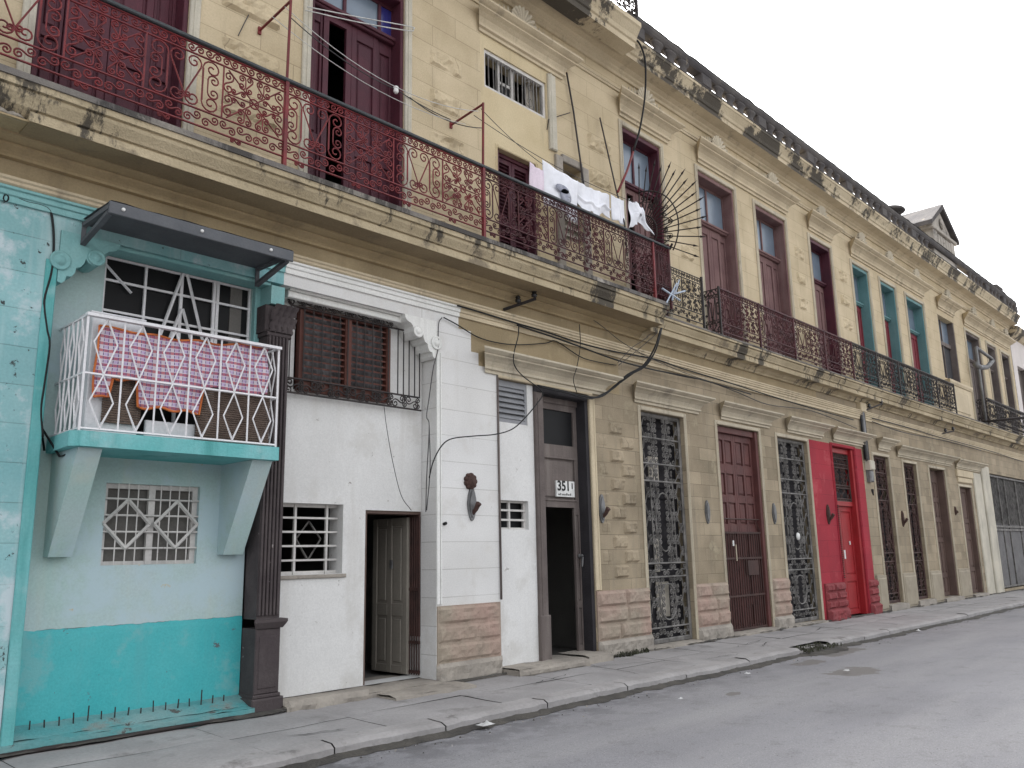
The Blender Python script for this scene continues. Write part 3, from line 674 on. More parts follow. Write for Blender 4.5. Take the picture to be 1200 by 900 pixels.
# hoods and shells of the upper floor
hood(TAN, 1.75, 4.3, 10.02); hood(TAN, 4.95, 7.55, 10.02)
for a, c, zz in ((8.3, 10.95, 10.04), (12.1, 14.35, 10.02), (14.95, 19.75, 10.02), (20.45, 22.45, 9.98), (23.2, 29.85, 9.94), (30.75, 33.1, 9.9), (33.75, 40.5, 9.86)):
    hood(TAN, a, c, zz, .42)
for i, x in enumerate((3.03, 6.26, 9.55, 13.15, 15.95, 18.55, 21.4, 24.1, 26.3, 28.7, 31.9, 35.0, 37.5, 39.5)):
    shell(TAN, x-.12, 10.46-.012*max(0, i-3), .3, 'hood_stone', lod=0 if i < 6 else 1)

# ------------------------------------------------------------------ ground floor hoods
for a, c in ((8.35, 11.75), (12.15, 14.85), (15.2, 17.85), (18.2, 20.6), (20.75, 23.3), (23.75, 25.1)):
    hood(TAN, a, c, 4.34, .33, .24, 'hood_stone')
hood(TAN, 25.2, 30.6, 4.26, .3, .24, 'hood_stone'); hood(TAN, 30.65, 33.9, 4.24, .3, .22, 'hood_stone')
for h in HOLES[2:10]:
    surround(TAN, h[0], h[1], max(h[2], .02), h[3], 'hood_stone' if h[0] != 20.9 else 'red_wall', .08, .025)
b = nb('tan_mould')
b.bbox(8.8, 8.878, -.04, -.002, 4.43, 4.42, .01) if False else None
surround(TAN, 8.88, 11.08, .0, 4.30, 'trim_stone', .1, .035) if False else None
b.bbox(11.085, 11.18, -.035, -.002, 1.06, 4.3, .012); b.bbox(8.88, 11.18, -.035, -.002, 4.302, 4.345, .01); b.bbox(11.2, 11.25, -.02, -.002, 1.06, 4.3, .01)
b.build('door_surround', TAN)

# ------------------------------------------------------------------ main door 351 with the slim white panel beside it
b = nb('white_wall'); Yp = .045
cells_x = [8.885, 9.58, 9.735]; 
b.box(8.885, 9.735, Yp, .3, .08, 2.03); b.box(9.575, 9.735, Yp, .3, 2.03, 2.46); b.box(8.885, 9.735, Yp, .3, 2.46, 3.64); b.box(9.60, 9.735, Yp, .3, 3.64, 4.295)
b.build('infill_panel', TAN)['label'] = 'slim whitewashed panel filling the left part of the doorway'
b = nb('white_grille'); z0, z1 = 2.03, 2.46
b.box(8.885, 9.575, .12, .15, z0, z0+.03); b.box(8.885, 9.575, .12, .15, z1-.03, z1); b.box(9.2, 9.235, .11, .148, z0+.003, z1-.003); b.box(8.885, 8.91, .12, .15, z0+.03, z1-.03); b.box(9.54, 9.575, .12, .15, z0+.03, z1-.03)
for q in (1, 2): b.box(8.885, 9.575, .105, .13, z0+q*(z1-z0)/3-.015, z0+q*(z1-z0)/3+.015)
w = b.build('window', TAN); w['label'] = 'tiny barred window in the slim white panel'
b = nb('pane_dark'); b.box(8.885, 9.575, .2, .21, z0, z1); b.build('pane', w)
b = nb('grey_louver'); b.box(8.885, 9.6, .06, .1, 3.64, 3.7); b.box(8.885, 9.6, .06, .1, 4.2, 4.295); b.box(8.885, 8.92, .06, .1, 3.7, 4.2); b.box(9.56, 9.6, .06, .1, 3.7, 4.2)
for q in range(6):
    z = 3.71+q*.085; b.add([(8.92, .05, z), (9.56, .05, z), (9.56, .1, z+.075), (8.92, .1, z+.075), (8.92, .06, z-.005), (9.56, .06, z-.005)], [(0,1,2,3),(0,4,5,1)])
b.box(8.885, 9.6, .14, .16, 3.64, 4.295); b.build('louvre_vent', TAN)
b = nb('dark_wood')
b.box(11.0, 11.078, .01, .34, .08, 4.29)
b.use('grey_wood'); b.bbox(9.737, 9.93, -.01, .3, .05, 4.2, .015); b.bbox(9.78, 9.80, -.02, -.01, .1, 4.1, .004); b.bbox(9.93, 11.0, .17, .3, 4.1, 4.29, .01)
b.use('dark_wood').bbox(9.74, 11.06, -.02, .17, 4.19, 4.29, .02)
b.use('grey_wood'); b.bbox(9.73, 9.96, -.025, .1, .02, .75, .012)
D351 = b.build('door', TAN); D351['label'] = 'tall weathered grey wooden door with the number plate'
b = nb('grey_wood'); a, c, Y = 9.935, 10.995, .2
b.box(a, a+.09, Y, Y+.06, 2.4, 4.1); b.box(c-.09, c, Y, Y+.06, 2.4, 4.1)
for z0, z1 in ((2.4, 2.5), (3.22, 3.42), (4.0, 4.1)): b.box(a+.09, c-.09, Y, Y+.06, z0, z1)
b.bbox(a+.09, c-.09, Y+.025, Y+.06, 2.5, 3.22, .01); b.bbox(a+.14, c-.14, Y-.0, Y+.025, 2.56, 3.16, .02)
for z0, z1 in ((2.5, 2.53), (3.19, 3.22)): b.bbox(a+.07, c-.07, Y-.02, Y, z0, z1, .006)
b.build('transom_panel', D351)
b = nb('pane_dark'); b.box(a+.09, c-.09, Y+.03, Y+.035, 3.42, 4.0); b.use('curtain').box(c-.28, c-.12, Y+.05, Y+.06, 3.42, 3.8); b.build('transom_light', D351)
b = nb('grey_wood')   # one leaf folded back inside
leaf(b, 10.86, 10.995, .1, 2.4, .19, .05, ((.05, .3), (.35, .95)), 1, .03)
b.build('leaf', D351)
b = nb('lamp_metal'); b.lathe([(.001, 0), (.035, .01), (.03, .03), (.012, .05), (.03, .07), (.001, .1)], (10.93, .19, 1.62), 10, 'y'); b.bar((10.93, .11, 1.6), (10.93, .13, 1.45), .025); b.build('door_handle', D351)
b = nb('plate_white'); px, pz, pw, ph = 10.62, 2.70, .46, .26
b.bbox(px-pw/2, px+pw/2, .165, .199, pz-ph/2, pz+ph/2, .004)
for q in range(7): b.use('paint_black').box(px-.19+q*.05, px-.19+q*.05+random.choice((.02, .03, .035)), .162, .165, pz-.105, pz-.07-random.choice((0, .012)))
plate = b.build('number_plate', D351)
def text(s, x, z, size, y, parent, m, bold=0):
    cu = bpy.data.curves.new('house_number', 'FONT'); cu.body = s; cu.size = size; cu.extrude = .002; cu.offset = bold; cu.align_x = 'CENTER'; cu.align_y = 'CENTER'
    o = bpy.data.objects.new('house_number', cu); COL.objects.link(o)
    dg = bpy.context.evaluated_depsgraph_get(); me = bpy.data.meshes.new_from_object(o.evaluated_get(dg)); bpy.data.objects.remove(o)
    o = bpy.data.objects.new('house_number', me); COL.objects.link(o); me.materials.clear(); me.materials.append(MATS[m])
    o.parent = parent; base = WORLD[parent.name]
    o.matrix_parent_inverse.identity(); o.rotation_euler = (PI/2, 0, 0); o.location = Vector((x, y, z))-base; WORLD[o.name] = base
    return o
text('351', px-.05, pz+.04, .22, .1625, D351, 'paint_black', .006); text('1', px+.165, pz+.05, .12, .1625, D351, 'paint_black', .006)
b = nb('grey_base'); b.rock(8.9, 10.35, -.04, .09, -.34, .03, .03, .06, 3); 
def slab(mb, x0, x1, y0, y1, z0, z1, amp=.012, seed=0, st=.12):
    nu = max(2, int((x1-x0)/st)); nv = max(2, int((y1-y0)/st))
    mb.grid(lambda u, v: (x0+(x1-x0)*u, y0+(y1-y0)*v+amp*1.5*noise.noise((x0+(x1-x0)*u*3, v, seed)), z1+amp*noise.noise(((x0+(x1-x0)*u)*4, (y0+(y1-y0)*v)*4, seed))-(.02 if v == 0 else 0)), nu, nv)
    mb.grid(lambda u, v: (x0+(x1-x0)*u, y0+amp*1.5*noise.noise((x0+(x1-x0)*u*3, 0, seed))-.012*(1-v), z0+(z1-.02-z0)*v), nu, 2)
    mb.box(x0, x1, y0+.02, y1, z0, z1-.03)
slab(b, 8.9, 10.45, -.34, .34, -.1, .1, .015, 1); slab(b, 10.5, 11.1, -.3, .34, -.1, .12, .015, 2)
b.build('door_step', TAN)
for x0, x1, zt in ((12.55, 14.1, .06), (15.25, 17.1, .07), (17.9, 19.55, .05), (23.5, 24.85, .17), (25.7, 27.1, .17), (28.0, 29.75, .12), (30.9, 32.5, .1)):
    b = nb('grey_base'); slab(b, x0, x1, -.12, .3, -.1, zt, .01, x0); b.build('door_step', TAN)

# ------------------------------------------------------------------ ground floor gates and doors to the right
def grille(x0, x1, z0, z1, m, label, Y=.1, r=.011, lod=0, back='brown_far'):
    b = nb(m); b.box(x0+.01, x0+.05, Y-.02, Y+.02, z0, z1-.01); b.box(x1-.05, x1-.01, Y-.02, Y+.02, z0, z1-.01)
    b.box(x0+.05, x1-.05, Y-.02, Y+.02, z1-.06, z1-.01); b.box(x0+.05, x1-.05, Y-.02, Y+.02, z0, z0+.05)
    g = b.build('iron_gate', TAN); g['label'] = label
    b = nb(m); gate(b, x0+.06, x1-.06, z0+.06, z1-.07, Y, r, 4, lod); b.build('scrollwork', g)
    b = nb(back); leaf(b, x0+.01, x1-.01, z0, z1-.01, .24, .05, ((.03, .26), (.31, .62), (.66, .95)), 2, .07); b.build('leaf', g)  # leaf colour darkened to stand in for the dim interior behind the gate
    return g
g = grille(12.6, 14.05, .07, 4.22, 'iron_grey', 'tall grey scrolled iron gate with an oval in its middle', back='dark_wood', r=.0115)
for q in ((13.1, 13.42, .215, .235, 2.95, 3.42), (13.15, 13.55, .215, .235, .5, 1.12), (13.15, 13.3, .215, .235, 1.3, 1.9)):
    b = nb('curtain'); b.box(*q); b.build('door_panel', g)
g = grille(17.93, 19.5, .06, 4.2, 'iron_grey', 'grey scrolled iron gate beside the red pier', r=.012, lod=1, back='dark_wood')
b = nb('plate_white'); b.lathe([(.001, 0), (.09, .005), (.08, .03), (.001, .04)], (18.75, .08, 1.95), 12, 'y'); b.build('door_plate', g)
grille(23.6, 24.76, .17, 4.18, 'iron_brown', 'dark iron gate right of the red door', r=.013, lod=1, back='dark_wood')
grille(25.87, 27.0, .17, 4.12, 'iron_brown', 'second dark iron gate right of the red door', r=.011, lod=1, back='dark_wood')
b = nb('brown_door'); x0, x1 = 15.3, 17.08
b.bbox(x0+.005, x0+.06, .02, .2, .07, 4.21, .01); b.bbox(x1-.12, x1-.005, .02, .2, .07, 4.21, .01); b.bbox(x0+.06, x1-.12, .06, .2, 4.08, 4.21, .01)
d = b.build('door', TAN); d['label'] = 'wide brown coffered door behind a barred lower gate'
mid = (x0+x1)/2
for a, c in ((x0+.06, mid-.02), (mid-.015, x1-.12)):
    b = nb('brown_door'); leaf(b, a, c, .07, 4.08, .13, .05, ((.02, .12), (.16, .3), (.35, .48), (.53, .64), (.68, .79), (.84, .965)), 2, .075, .035); b.build('leaf', d)
b = nb('iron_brown')
for i in range(17): b.bar((x0+.1+i*.095, .075, .1), (x0+.1+i*.095, .075, 2.0), .02)
for z in (.1, .75, 1.5, 2.02): b.box(x0+.05, x1-.1, .06, .09, z-.02, z+.02)
b.box(16.3, 16.75, .055, .095, 1.15, 1.45); b.bar((x0+.05, .08, 2.3), (x1-.1, .08, 2.3), .02); b.bar((x1-.3, .08, 2.3), (x1-.1, .08, 2.02), .02)
b.build('barred_gate', d)
b = nb('plate_white'); b.box(15.72, 15.77, .045, .058, 1.75, 1.86); b.use('hood_stone').box(15.83, 15.855, .045, .058, 1.45, 1.78); b.build('door_tag', d)
# red door
b = nb('red_door'); x0, x1 = 20.9, 22.3
b.bbox(x0+.005, x0+.09, .02, .25, .02, 4.21, .01); b.bbox(x1-.12, x1-.005, .02, .25, .02, 4.21, .01); b.bbox(x0+.09, x1-.12, .1, .25, 4.08, 4.21, .01); b.bbox(x0+.09, x1-.12, .1, .25, 2.72, 2.84, .01)
d = b.build('door', TAN); d['label'] = 'bright red narrow door under a grilled transom'
b = nb('iron_brown'); Y = .14; gate(b, x0+.1, x1-.13, 2.85, 4.07, Y, .011, 3, 1); b.use('dark_wood').box(x0+.09, x1-.12, .22, .25, 2.84, 4.08); b.build('transom_grille', d)
b = nb('red_door'); leaf(b, x0+.09, 21.4, .03, 2.72, .17, .05, ((.04, .3), (.36, .95)), 1, .08); 
for q in range(34): b.box(x0+.17, 21.32, .165, .19, 1.03+q*.048, 1.05+q*.048)
b.build('leaf', d)
b = nb('red_door'); leaf(b, 21.41, x1-.12, .03, 2.72, .17, .05, ((.04, .3), (.36, .95)), 1, .08)
b.use('plate_white').box(21.46, 21.53, .15, .17, 1.4, 1.62); b.box(21.85, 21.9, .15, .17, 1.75, 1.84); b.build('leaf', d)
b = nb('iron_brown')
for q in range(36): b.box(20.84, 20.9, -.055, -.035, .95+q*.05, .972+q*.05)
b.build('grille_edge', d)
# two far brown doors
b = nb('brown_far'); x0, x1 = 28.12, 29.65
b.bbox(x0+.005, x0+.07, .02, .3, .13, 4.09, .01); b.bbox(x1-.07, x1-.005, .02, .3, .13, 4.09, .01)
d = b.build('door', TAN); d['label'] = 'brown double door with many small panels'
for a, c in ((x0+.07, 28.88), (28.885, x1-.07)):
    b = nb('brown_far'); leaf(b, a, c, .13, 4.09, .24, .05, ((.03, .14), (.18, .42), (.46, .58), (.62, .74), (.78, .9)), 2, .07); b.build('leaf', d)
b = nb('brown_far'); x0, x1 = 30.97, 32.35
b.bbox(x0+.005, x0+.07, .02, .25, .11, 3.63, .01); b.bbox(x1-.07, x1-.005, .02, .25, .11, 3.63, .01)
d = b.build('door', TAN); d['label'] = 'plain brown panelled door under a stepped stone lintel'
for a, c in ((x0+.07, 31.65), (31.655, x1-.07)):
    b = nb('brown_far'); leaf(b, a, c, .11, 3.63, .16, .05, ((.03, .2), (.24, .5), (.56, .66), (.7, .96)), 1, .09); b.build('leaf', d)
b = nb('tan_mould'); b.bbox(30.9, 32.45, -.05, -.002, 3.78, 3.95, .02); b.bbox(30.8, 32.55, -.08, -.002, 3.96, 4.2, .02); b.build('lintel', TAN)
b = nb('trim_stone'); b.bbox(33.6, 34.5, -.1, -.002, -.02, 4.5, .03); b.bbox(32.7, 33.55, -.05, -.002, -.02, 4.2, .03); b.build('pier', TAN)
# garage gate at the far right
b = nb('iron_grey'); x0, x1 = 34.55, 40.2
for x in (x0+.03, 36.1, 37.0, 38.6, x1-.06): b.box(x, x+.05, .06, .11, .12, 4.28)
for z in (.14, 2.2, 2.32, 4.2): b.box(x0, x1, .055, .105, z, z+.07)
d = b.build('garage_gate', TAN); d['label'] = 'wide gate of ribbed grey sheet below dark wire mesh'
b = nb('zinc_sheet')
n = 110
b.grid(lambda u, v: (x0+(x1-x0)*u, .115+.02*math.sin(u*n*2), .15+(2.25+.12*(.5+.5*math.sin(u*n*2)))*v), 330, 1, False); b.build('ribbed_sheet', d)
b = nb('mesh_screen')
b.box(x0, x1, .14, .15, 2.3, 4.28); b.use('iron_grey')
for i in range(70): b.bar((x0+i*.082, .12, 2.35), (x0+i*.082, .12, 4.25), .012)
b.build('wire_mesh', d)

# ------------------------------------------------------------------ roof: cornice, balustrade, pediment
b = nb('cornice_mould')
b.use('tan_mould').profile([(-.002, 10.86), (-.04, 10.865), (-.05, 10.92), (-.09, 10.95), (-.10, 10.985), (-.18, 11.03), (-.399, 11.05), (-.3, 11.2)], XL, XR); b.use('cornice_mould').profile([(-.3, 11.06), (-.40, 11.05), (-.40, 11.14), (-.43, 11.16), (-.45, 11.22), (-.52, 11.33), (-.53, 11.345), (-.55, 11.36), (-.55, 11.42), (.3, 11.5), (.3, 11.3)], XL, XR); b.build('cornice', TAN)
b = nb('cornice_mould')
b.profile([(-.401, 10.98), (-.70, 10.985), (-.70, 11.1), (-.73, 11.12), (-.75, 11.2), (-.83, 11.33), (-.86, 11.36), (-.86, 11.45), (-.401, 11.47)], XL, 12.05); b.build('cornice', TAN)
b = nb('tan_mould'); b.profile([(-.002, 10.52), (-.03, 10.525), (-.035, 10.56), (-.05, 10.57), (-.05, 10.6), (-.002, 10.61)], XL, XR); b.build('string_course', TAN)
b = nb('iron_black'); rail_bay(b, 6.0, 12.0, 11.55, 12.45, -.8, .012, 8, 1); b.box(11.98, 12.03, -.83, -.78, 11.45, 12.6); b.box(6, 12, -.82, -.78, 12.44, 12.48)
rail_bay(b, -.8, .2, 11.55, 12.45, 12.0, .012, 1, 1, 'y'); b.build('roof_railing', TAN)
b = nb('sooty_stone')
b.profile([(-.36, 11.70), (-.55, 11.70), (-.58, 11.74), (-.60, 11.80), (-.60, 11.86), (-.56, 11.90), (-.36, 11.91), (-.36, 11.70)], 12.1, XR-.6)
def dirt_rail(u, v):   # crumbling top of the coping
    x = 12.3+(XR-12.9)*u; return (x, -.58+.21*v, 11.915+.03*noise.noise((x*3, v*2, 0)))
b.grid(dirt_rail, 220, 3); b.use('sooty_stone')
b.box(12.1, XR-.6, -.56, -.42, 11.424, 11.445)
BLS = b.build('balustrade', TAN)
bx = nb('sooty_stone'); bx.lathe([(.15, 0), (.14, .03), (.115, .06), (.115, .13), (.15, .18), (.2, .22), (.22, .258)], (12.65, 0, 11.443), 12); bx.v = [(v[0], -.49+v[1]*.4, v[2]) for v in bx.v]
b0 = bx.build('baluster', BLS); first = True
x = 12.65; piers = [12.4, 14.9, 17.4, 20.0, 22.5, 25.1, 27.6, 29.4, 33.3, 35.8, 38.3, 40.1]
while x < 40:
    if min(abs(x-p) for p in piers) > .33 and not 29.3 < x < 33.4:
        if first: first = False; b0.location.x += x-12.65
        else:
            c = b0.copy(); COL.objects.link(c); c.parent = BLS; c.location = b0.location.copy(); c.location.x = b0.location.x+(x-x_first)
        if 'x_first' not in globals(): x_first = x
    x += .48
for p in piers:
    if p == 29.4 or p == 33.3: continue
    b = nb('sooty_stone'); b.bbox(p-.2, p+.2, -.58, -.38, 11.446, 11.72, .02); b.build('pier', BLS)
# pediment block
b = nb('pale_stone'); xa, xb, xm = 29.85, 32.35, 31.1; Yf, Yb = -.48, .75
b.box(xa, xb, Yf, Yb, 11.47, 12.0); b.box(xa+.12, xb-.12, Yf+.03, Yb, 12.0, 12.5); b.bbox(xa-.1, xb+.1, Yf-.08, Yb, 12.44, 12.56, .02)
b.bbox(xa+.1, xa+.5, Yf-.03, Yf+.03, 12.0, 12.44, .02); b.bbox(xb-.5, xb-.1, Yf-.03, Yf+.03, 12.0, 12.44, .02)
for q in range(5): b.bbox(xa+.62+q*.29, xa+.84+q*.29, Yf-.01, Yf+.03, 12.02, 12.42, .03)
b.prism([(xa+.05, 12.57), (xb-.05, 12.57), (xm, 13.44)], 'y', Yf+.03, Yb)
b.lathe([(.001, 0), (.2, .02), (.17, .07), (.001, .1)], (xm, Yf+.03, 12.92), 14, 'y')
b.use('sooty_stone')
for sg in (1, -1):
    p0 = (xm, 13.66); p1 = (xm+sg*1.5, 12.66); p2 = (xm+sg*1.5, 12.5); p3 = (xm, 13.46)
    b.prism([p0, p1, p2, p3] if sg > 0 else [p3, p2, p1, p0], 'y', Yf-.12, Yb+.05)
b.build('pediment', TAN)
b = nb('sooty_stone'); b.lathe([(.2, 0), (.2, .08), (.26, .1), (.4, .12), (.41, .16), (.36, .23), (.24, .29), (.1, .32), (.001, .325)], (26.55, -.3, 11.95), 16); b.build('roof_urn', TAN)
b = nb('sooty_stone'); b.bbox(38.0, 39.2, -.46, 0, 11.95, 12.15, .04); b.bbox(38.2, 39.0, -.42, -.02, 12.15, 12.32, .05); b.build('roof_block', TAN)

# ------------------------------------------------------------------ turquoise dwelling
Yi = .30
b = nb('teal_pale')
def holed(mb, x0, x1, z0, z1, holes, y, dep):
    X = sorted({x0, x1} | {v for h in holes for v in h[:2]}); Z = sorted({z0, z1} | {v for h in holes for v in h[2:]})
    H = lambda cx, cz: any(h[0] < cx < h[1] and h[2] < cz < h[3] for h in holes)
    for i in range(len(X)-1):
        for j in range(len(Z)-1):
            if not H((X[i]+X[i+1])/2, (Z[j]+Z[j+1])/2): mb.quad((X[i], y, Z[j]), (X[i+1], y, Z[j]), (X[i+1], y, Z[j+1]), (X[i], y, Z[j+1]))
    for a, c, e, f in holes:
        mb.quad((a, y, e), (a, y+dep, e), (a, y+dep, f), (a, y, f)); mb.quad((c, y, e), (c, y+dep, e), (c, y+dep, f), (c, y, f))
        mb.quad((a, y, e), (c, y, e), (c, y+dep, e), (a, y+dep, e)); mb.quad((a, y, f), (c, y, f), (c, y+dep, f), (a, y+dep, f))
holed(b, 2.66, 5.0, .9, 4.98, [(3.22, 4.95, 2.9, 4.95), (3.405, 4.42, 1.63, 2.47)], Yi, .15)
b.use('teal_dado'); b.grid(lambda u, v: (2.66+2.34*u, Yi-(.006 if v < .99 else .0), .1+(.935+.012*noise.noise((u*19, 1, 0))+.008*noise.noise((u*60, 4, 0)))*min(1, v*1.02)), 90, 12, False)
b.use('crack_line'); b.grid(lambda u, v: (2.68+2.3*u, Yi-.008, 1.032+.014*noise.noise((u*19, 1, 0))+.008*noise.noise((u*60, 4, 0))+.012*v*max(0, noise.noise((u*11, 9, 3))+.1)), 90, 1, False)
b.build('recessed_wall', TEAL)
b = nb('teal_foot'); slab(b, 2.3, 5.0, -.06, .32, -.1, .10, .02, 9)
b.grid(lambda u, v: (2.66+2.34*u, .03+.27*v, .1+.09*v+.012*noise.noise((u*14, v*3, 0))), 40, 3); b.build('wall_foot', TEAL)
for i in range(17):
    x = 2.72+i*.128; h = random.uniform(.06, .15)
    if i in (9,): h = .05
    b = nb('iron_black'); b.bar((x, .2, .12), (x+random.uniform(-.008, .008), .195, .16+h), .012); b.build('ledge_spike', TEAL)
# edge moulding of the wide opening
b = nb('teal_slab'); b.bbox(2.55, 2.658, -.025, -.002, .0, 4.62, .01); b.build('edge_moulding', TEAL)
b = nb('teal_left'); b.use('teal_left').rock(XL, 2.5, .0, .98, -.01, .03, .012, .12, 4); b.box(XL, 2.54, -.02, -.002, 0, .98); b.build('plinth', TEAL)
# scrolled corner corbels of the opening
def corbel(root, x, z, sg, m):
    b = nb(m)
    O = [(0, 0), (0, -.54), (.04, -.55), (.07, -.52), (.08, -.47), (.13, -.46), (.16, -.41), (.165, -.36), (.21, -.34), (.24, -.29), (.25, -.24), (.28, -.28), (.33, -.30), (.39, -.28), (.43, -.22), (.43, -.15), (.47, -.11), (.53, -.09), (.57, -.05), (.58, -.002)]
    P = [(x+sg*a, z+c) for a, c in O]
    b.prism(P if sg > 0 else P[::-1], 'y', -.022, .28)
    for cx, cz, R_ in ((x+sg*.01, z-.32, .1), (x+sg*.35, z-.21, .085)):
        b.lathe([(.001, 0), (R_, .0), (R_, .015), (R_*.85, .024), (R_*.72, .012), (R_*.5, .012), (R_*.42, .03), (R_*.2, .036), (.001, .038)], (cx, -.022, cz), 24, 'y')
    return b.build('scroll_corbel', root)
corbel(TEAL, 2.662, 4.948, 1, 'teal_trim'); corbel(WHITE, 7.658, 4.948, -1, 'white_mould')
b = nb('teal_trim'); b.bbox(3.1, 5.05, .03, .29, 4.905, 4.948, .01); b.build('lintel', TEAL)
b = nb('teal_trim'); b.bbox(4.955, 5.03, .22, .3, 2.9, 4.91, .01); b.build('edge_moulding', TEAL)
# upper window
b = nb('white_metal'); x0, x1, z0, z1 = 3.22, 4.95, 2.9, 4.92; Y = Yi+.04
cols_ = [0, .21, .45, .52, .78, .81, 1]
for t in (0, .255, .49, .72, .745, .985):
    x = x0+(x1-x0)*t; b.box(x, x+(.035 if t in (.49, .72, .745) else .025), Y-.01, Y+.02, z0, z1)
for z in (z0, 3.6, 4.0, 4.3, 4.64, z1-.03): b.box(x0, x1, Y-.012, Y+.012, z, z+.025)
w = b.build('window', TEAL); w['label'] = 'white barred glazing behind the balcony'
b = nb('white_metal')
for P in (((215, 319), (184, 402)), ((219, 319), (239, 406)), ((213, 362), (196, 404)), ((214, 362), (226, 406))):
    b.bar(at(*P[0], Y-.03), at(*P[1], Y-.03), .026)
b.bar((3.22, Y-.02, 4.82), (3.52, Y-.02, 4.55), .02)
b.build('window_grille', w)
b = nb('pane_dark'); b.box(x0, x1, Y+.03, Y+.035, z0, z1); b.build('pane', w)
# lower window
b = nb('white_grille'); x0, x1, z0, z1 = 3.405, 4.42, 1.63, 2.47; Y = Yi+.03
b.box(x0, x1, Y+.02, Y+.06, z0, z0+.04); b.box(x0, x1, Y+.02, Y+.06, z1-.05, z1); b.box(x0, x0+.04, Y+.02, Y+.06, z0+.04, z1-.05); b.box(x1-.06, x1, Y+.02, Y+.06, z0+.04, z1-.05); b.box(3.87, 3.94, Y+.01, Y+.055, z0+.005, z1-.005)
w = b.build('window', TEAL); w['label'] = 'small window with two white diamond grilles'
b = nb('white_grille')
for t in (.115, .22, .32, .56, .66, .76, .87): b.bar((x0+(x1-x0)*t+.015, Y-.02, z0), (x0+(x1-x0)*t+.015, Y-.02, z1), .012)
for q in range(1, 5): b.bar((x0, Y-.015, z0+q*.17), (x1, Y-.015, z0+q*.17), .016)
for cx in (3.64, 4.17):
    P = [(cx, Y-.03, z1-.17), (cx+.24, Y-.03, 2.05), (cx, Y-.03, z0+.17), (cx-.24, Y-.03, 2.05)]
    for i in range(4): b.bar(P[i], P[(i+1) % 4], .028)
b.build('window_grille', w)
b = nb('room'); b.box(x0, x1, Y+.08, Y+.09, z0, z1); b.build('pane', w)
# little balcony
b = nb('teal_slab'); b.prism([(2.80, .3), (2.76, -.42), (2.84, -.5), (4.92, -.5), (4.92, .3)], 'z', 2.73, 2.875); SL = b.build('balcony', TEAL)
for x0, x1 in ((2.86, 3.08), (4.66, 4.9)):
    b = nb('teal_pale'); b.prism([(.3, 1.72), (.16, 1.72), (-.40, 2.728), (.3, 2.728)], 'x', x0, x1); b.build('bracket', SL)
b = nb('white_metal'); z0, z1, zm, Yr = 2.9, 4.0, 3.43, -.47
def lozenges(mb, a0, a1, n, put):
    p = (a1-a0)/n; r = .0105
    for i in range(n):
        cx = a0+p*(i+.5); hw = p*.33
        for sg in (1, -1):
            ch = [(cx, z1-.01), (cx+sg*hw, z1-(z1-zm)*.45), (cx, zm), (cx+sg*hw, zm-(zm-z0)*.5), (cx, z0+.01)]
            mb.tube([put(u, z, .006*sg) for u, z in ch], r, 4)
        if i: mb.bar(put(a0+p*i, z0, 0), put(a0+p*i, z1, 0), .017)
px_ = lambda u, z, e: (u, Yr+e, z)
lozenges(b, 2.84, 4.88, 6, px_)
for z in (z0, zm): b.bar((2.83, Yr, z), (4.89, Yr, z), .018)
b.box(2.81, 4.91, Yr-.035, Yr+.03, z1-.01, z1+.02); b.bar((2.83, Yr, z0-.03), (2.83, Yr, z1), .022); b.bar((4.89, Yr, z0-.03), (4.89, Yr, z1), .022)
for xs_ in (2.83, 4.89):
    lozenges(b, Yr+.01, .28, 3, lambda u, z, e: (xs_+e, u, z))
    for z in (z0, zm, z1): b.bar((xs_, Yr, z), (xs_, .29, z), .018)
b.build('railing', SL)
# dark fluted pilaster between the two dwellings
b = nb('dark_pilaster'); x0, x1 = 5.0, 5.33
b.bbox(x0-.03, x1+.03, -.05, .3, .0, .16, .015); b.bbox(x0-.005, x1+.005, -.02, .3, .16, .2, .01); b.bbox(x0+.01, x1-.01, -.005, .3, .2, .9, .012); b.bbox(x0+.05, x1-.05, -.015, -.004, .26, .82, .008)
b.profile([(0, .9), (-.02, .9), (-.05, .95), (-.06, .97), (-.06, 1.0), (0, 1.01)], x0-.045, x1+.045, 1)
b.box(x0+.02, x1-.02, .02, .3, 1.0, 4.6)
for i in range(6): 
    xx = x0+.03+i*.046; b.bbox(xx, xx+.028, -.006, .02, 1.04, 4.28, .006)
b.bbox(x0, x1, -.01, .3, 4.28, 4.33, .01)
for r_ in range(4):
    for i in range(4):
        xx = x0+.02+i*.08+(r_ % 2)*.03; zz = 4.33+r_*.07; o_ = .02+.02*r_
        b.grid(lambda u, v: (xx+.08*u+.01*math.sin(9*v), -o_*v-.03*math.sin(PI*u)*(1-.4*v)-.01, zz+.12*v), 4, 4)
b.bbox(x0-.02, x1+.02, -.0, .3, 4.33, 4.66, .02)
b.build('pilaster', TEAL)['label'] = 'dark brown fluted pilaster with a leafy capital'
b = nb('teal_trim'); b.box(5.02, 5.2, -.03, .3, 4.67, 4.9); b.build('impost_block', TEAL)

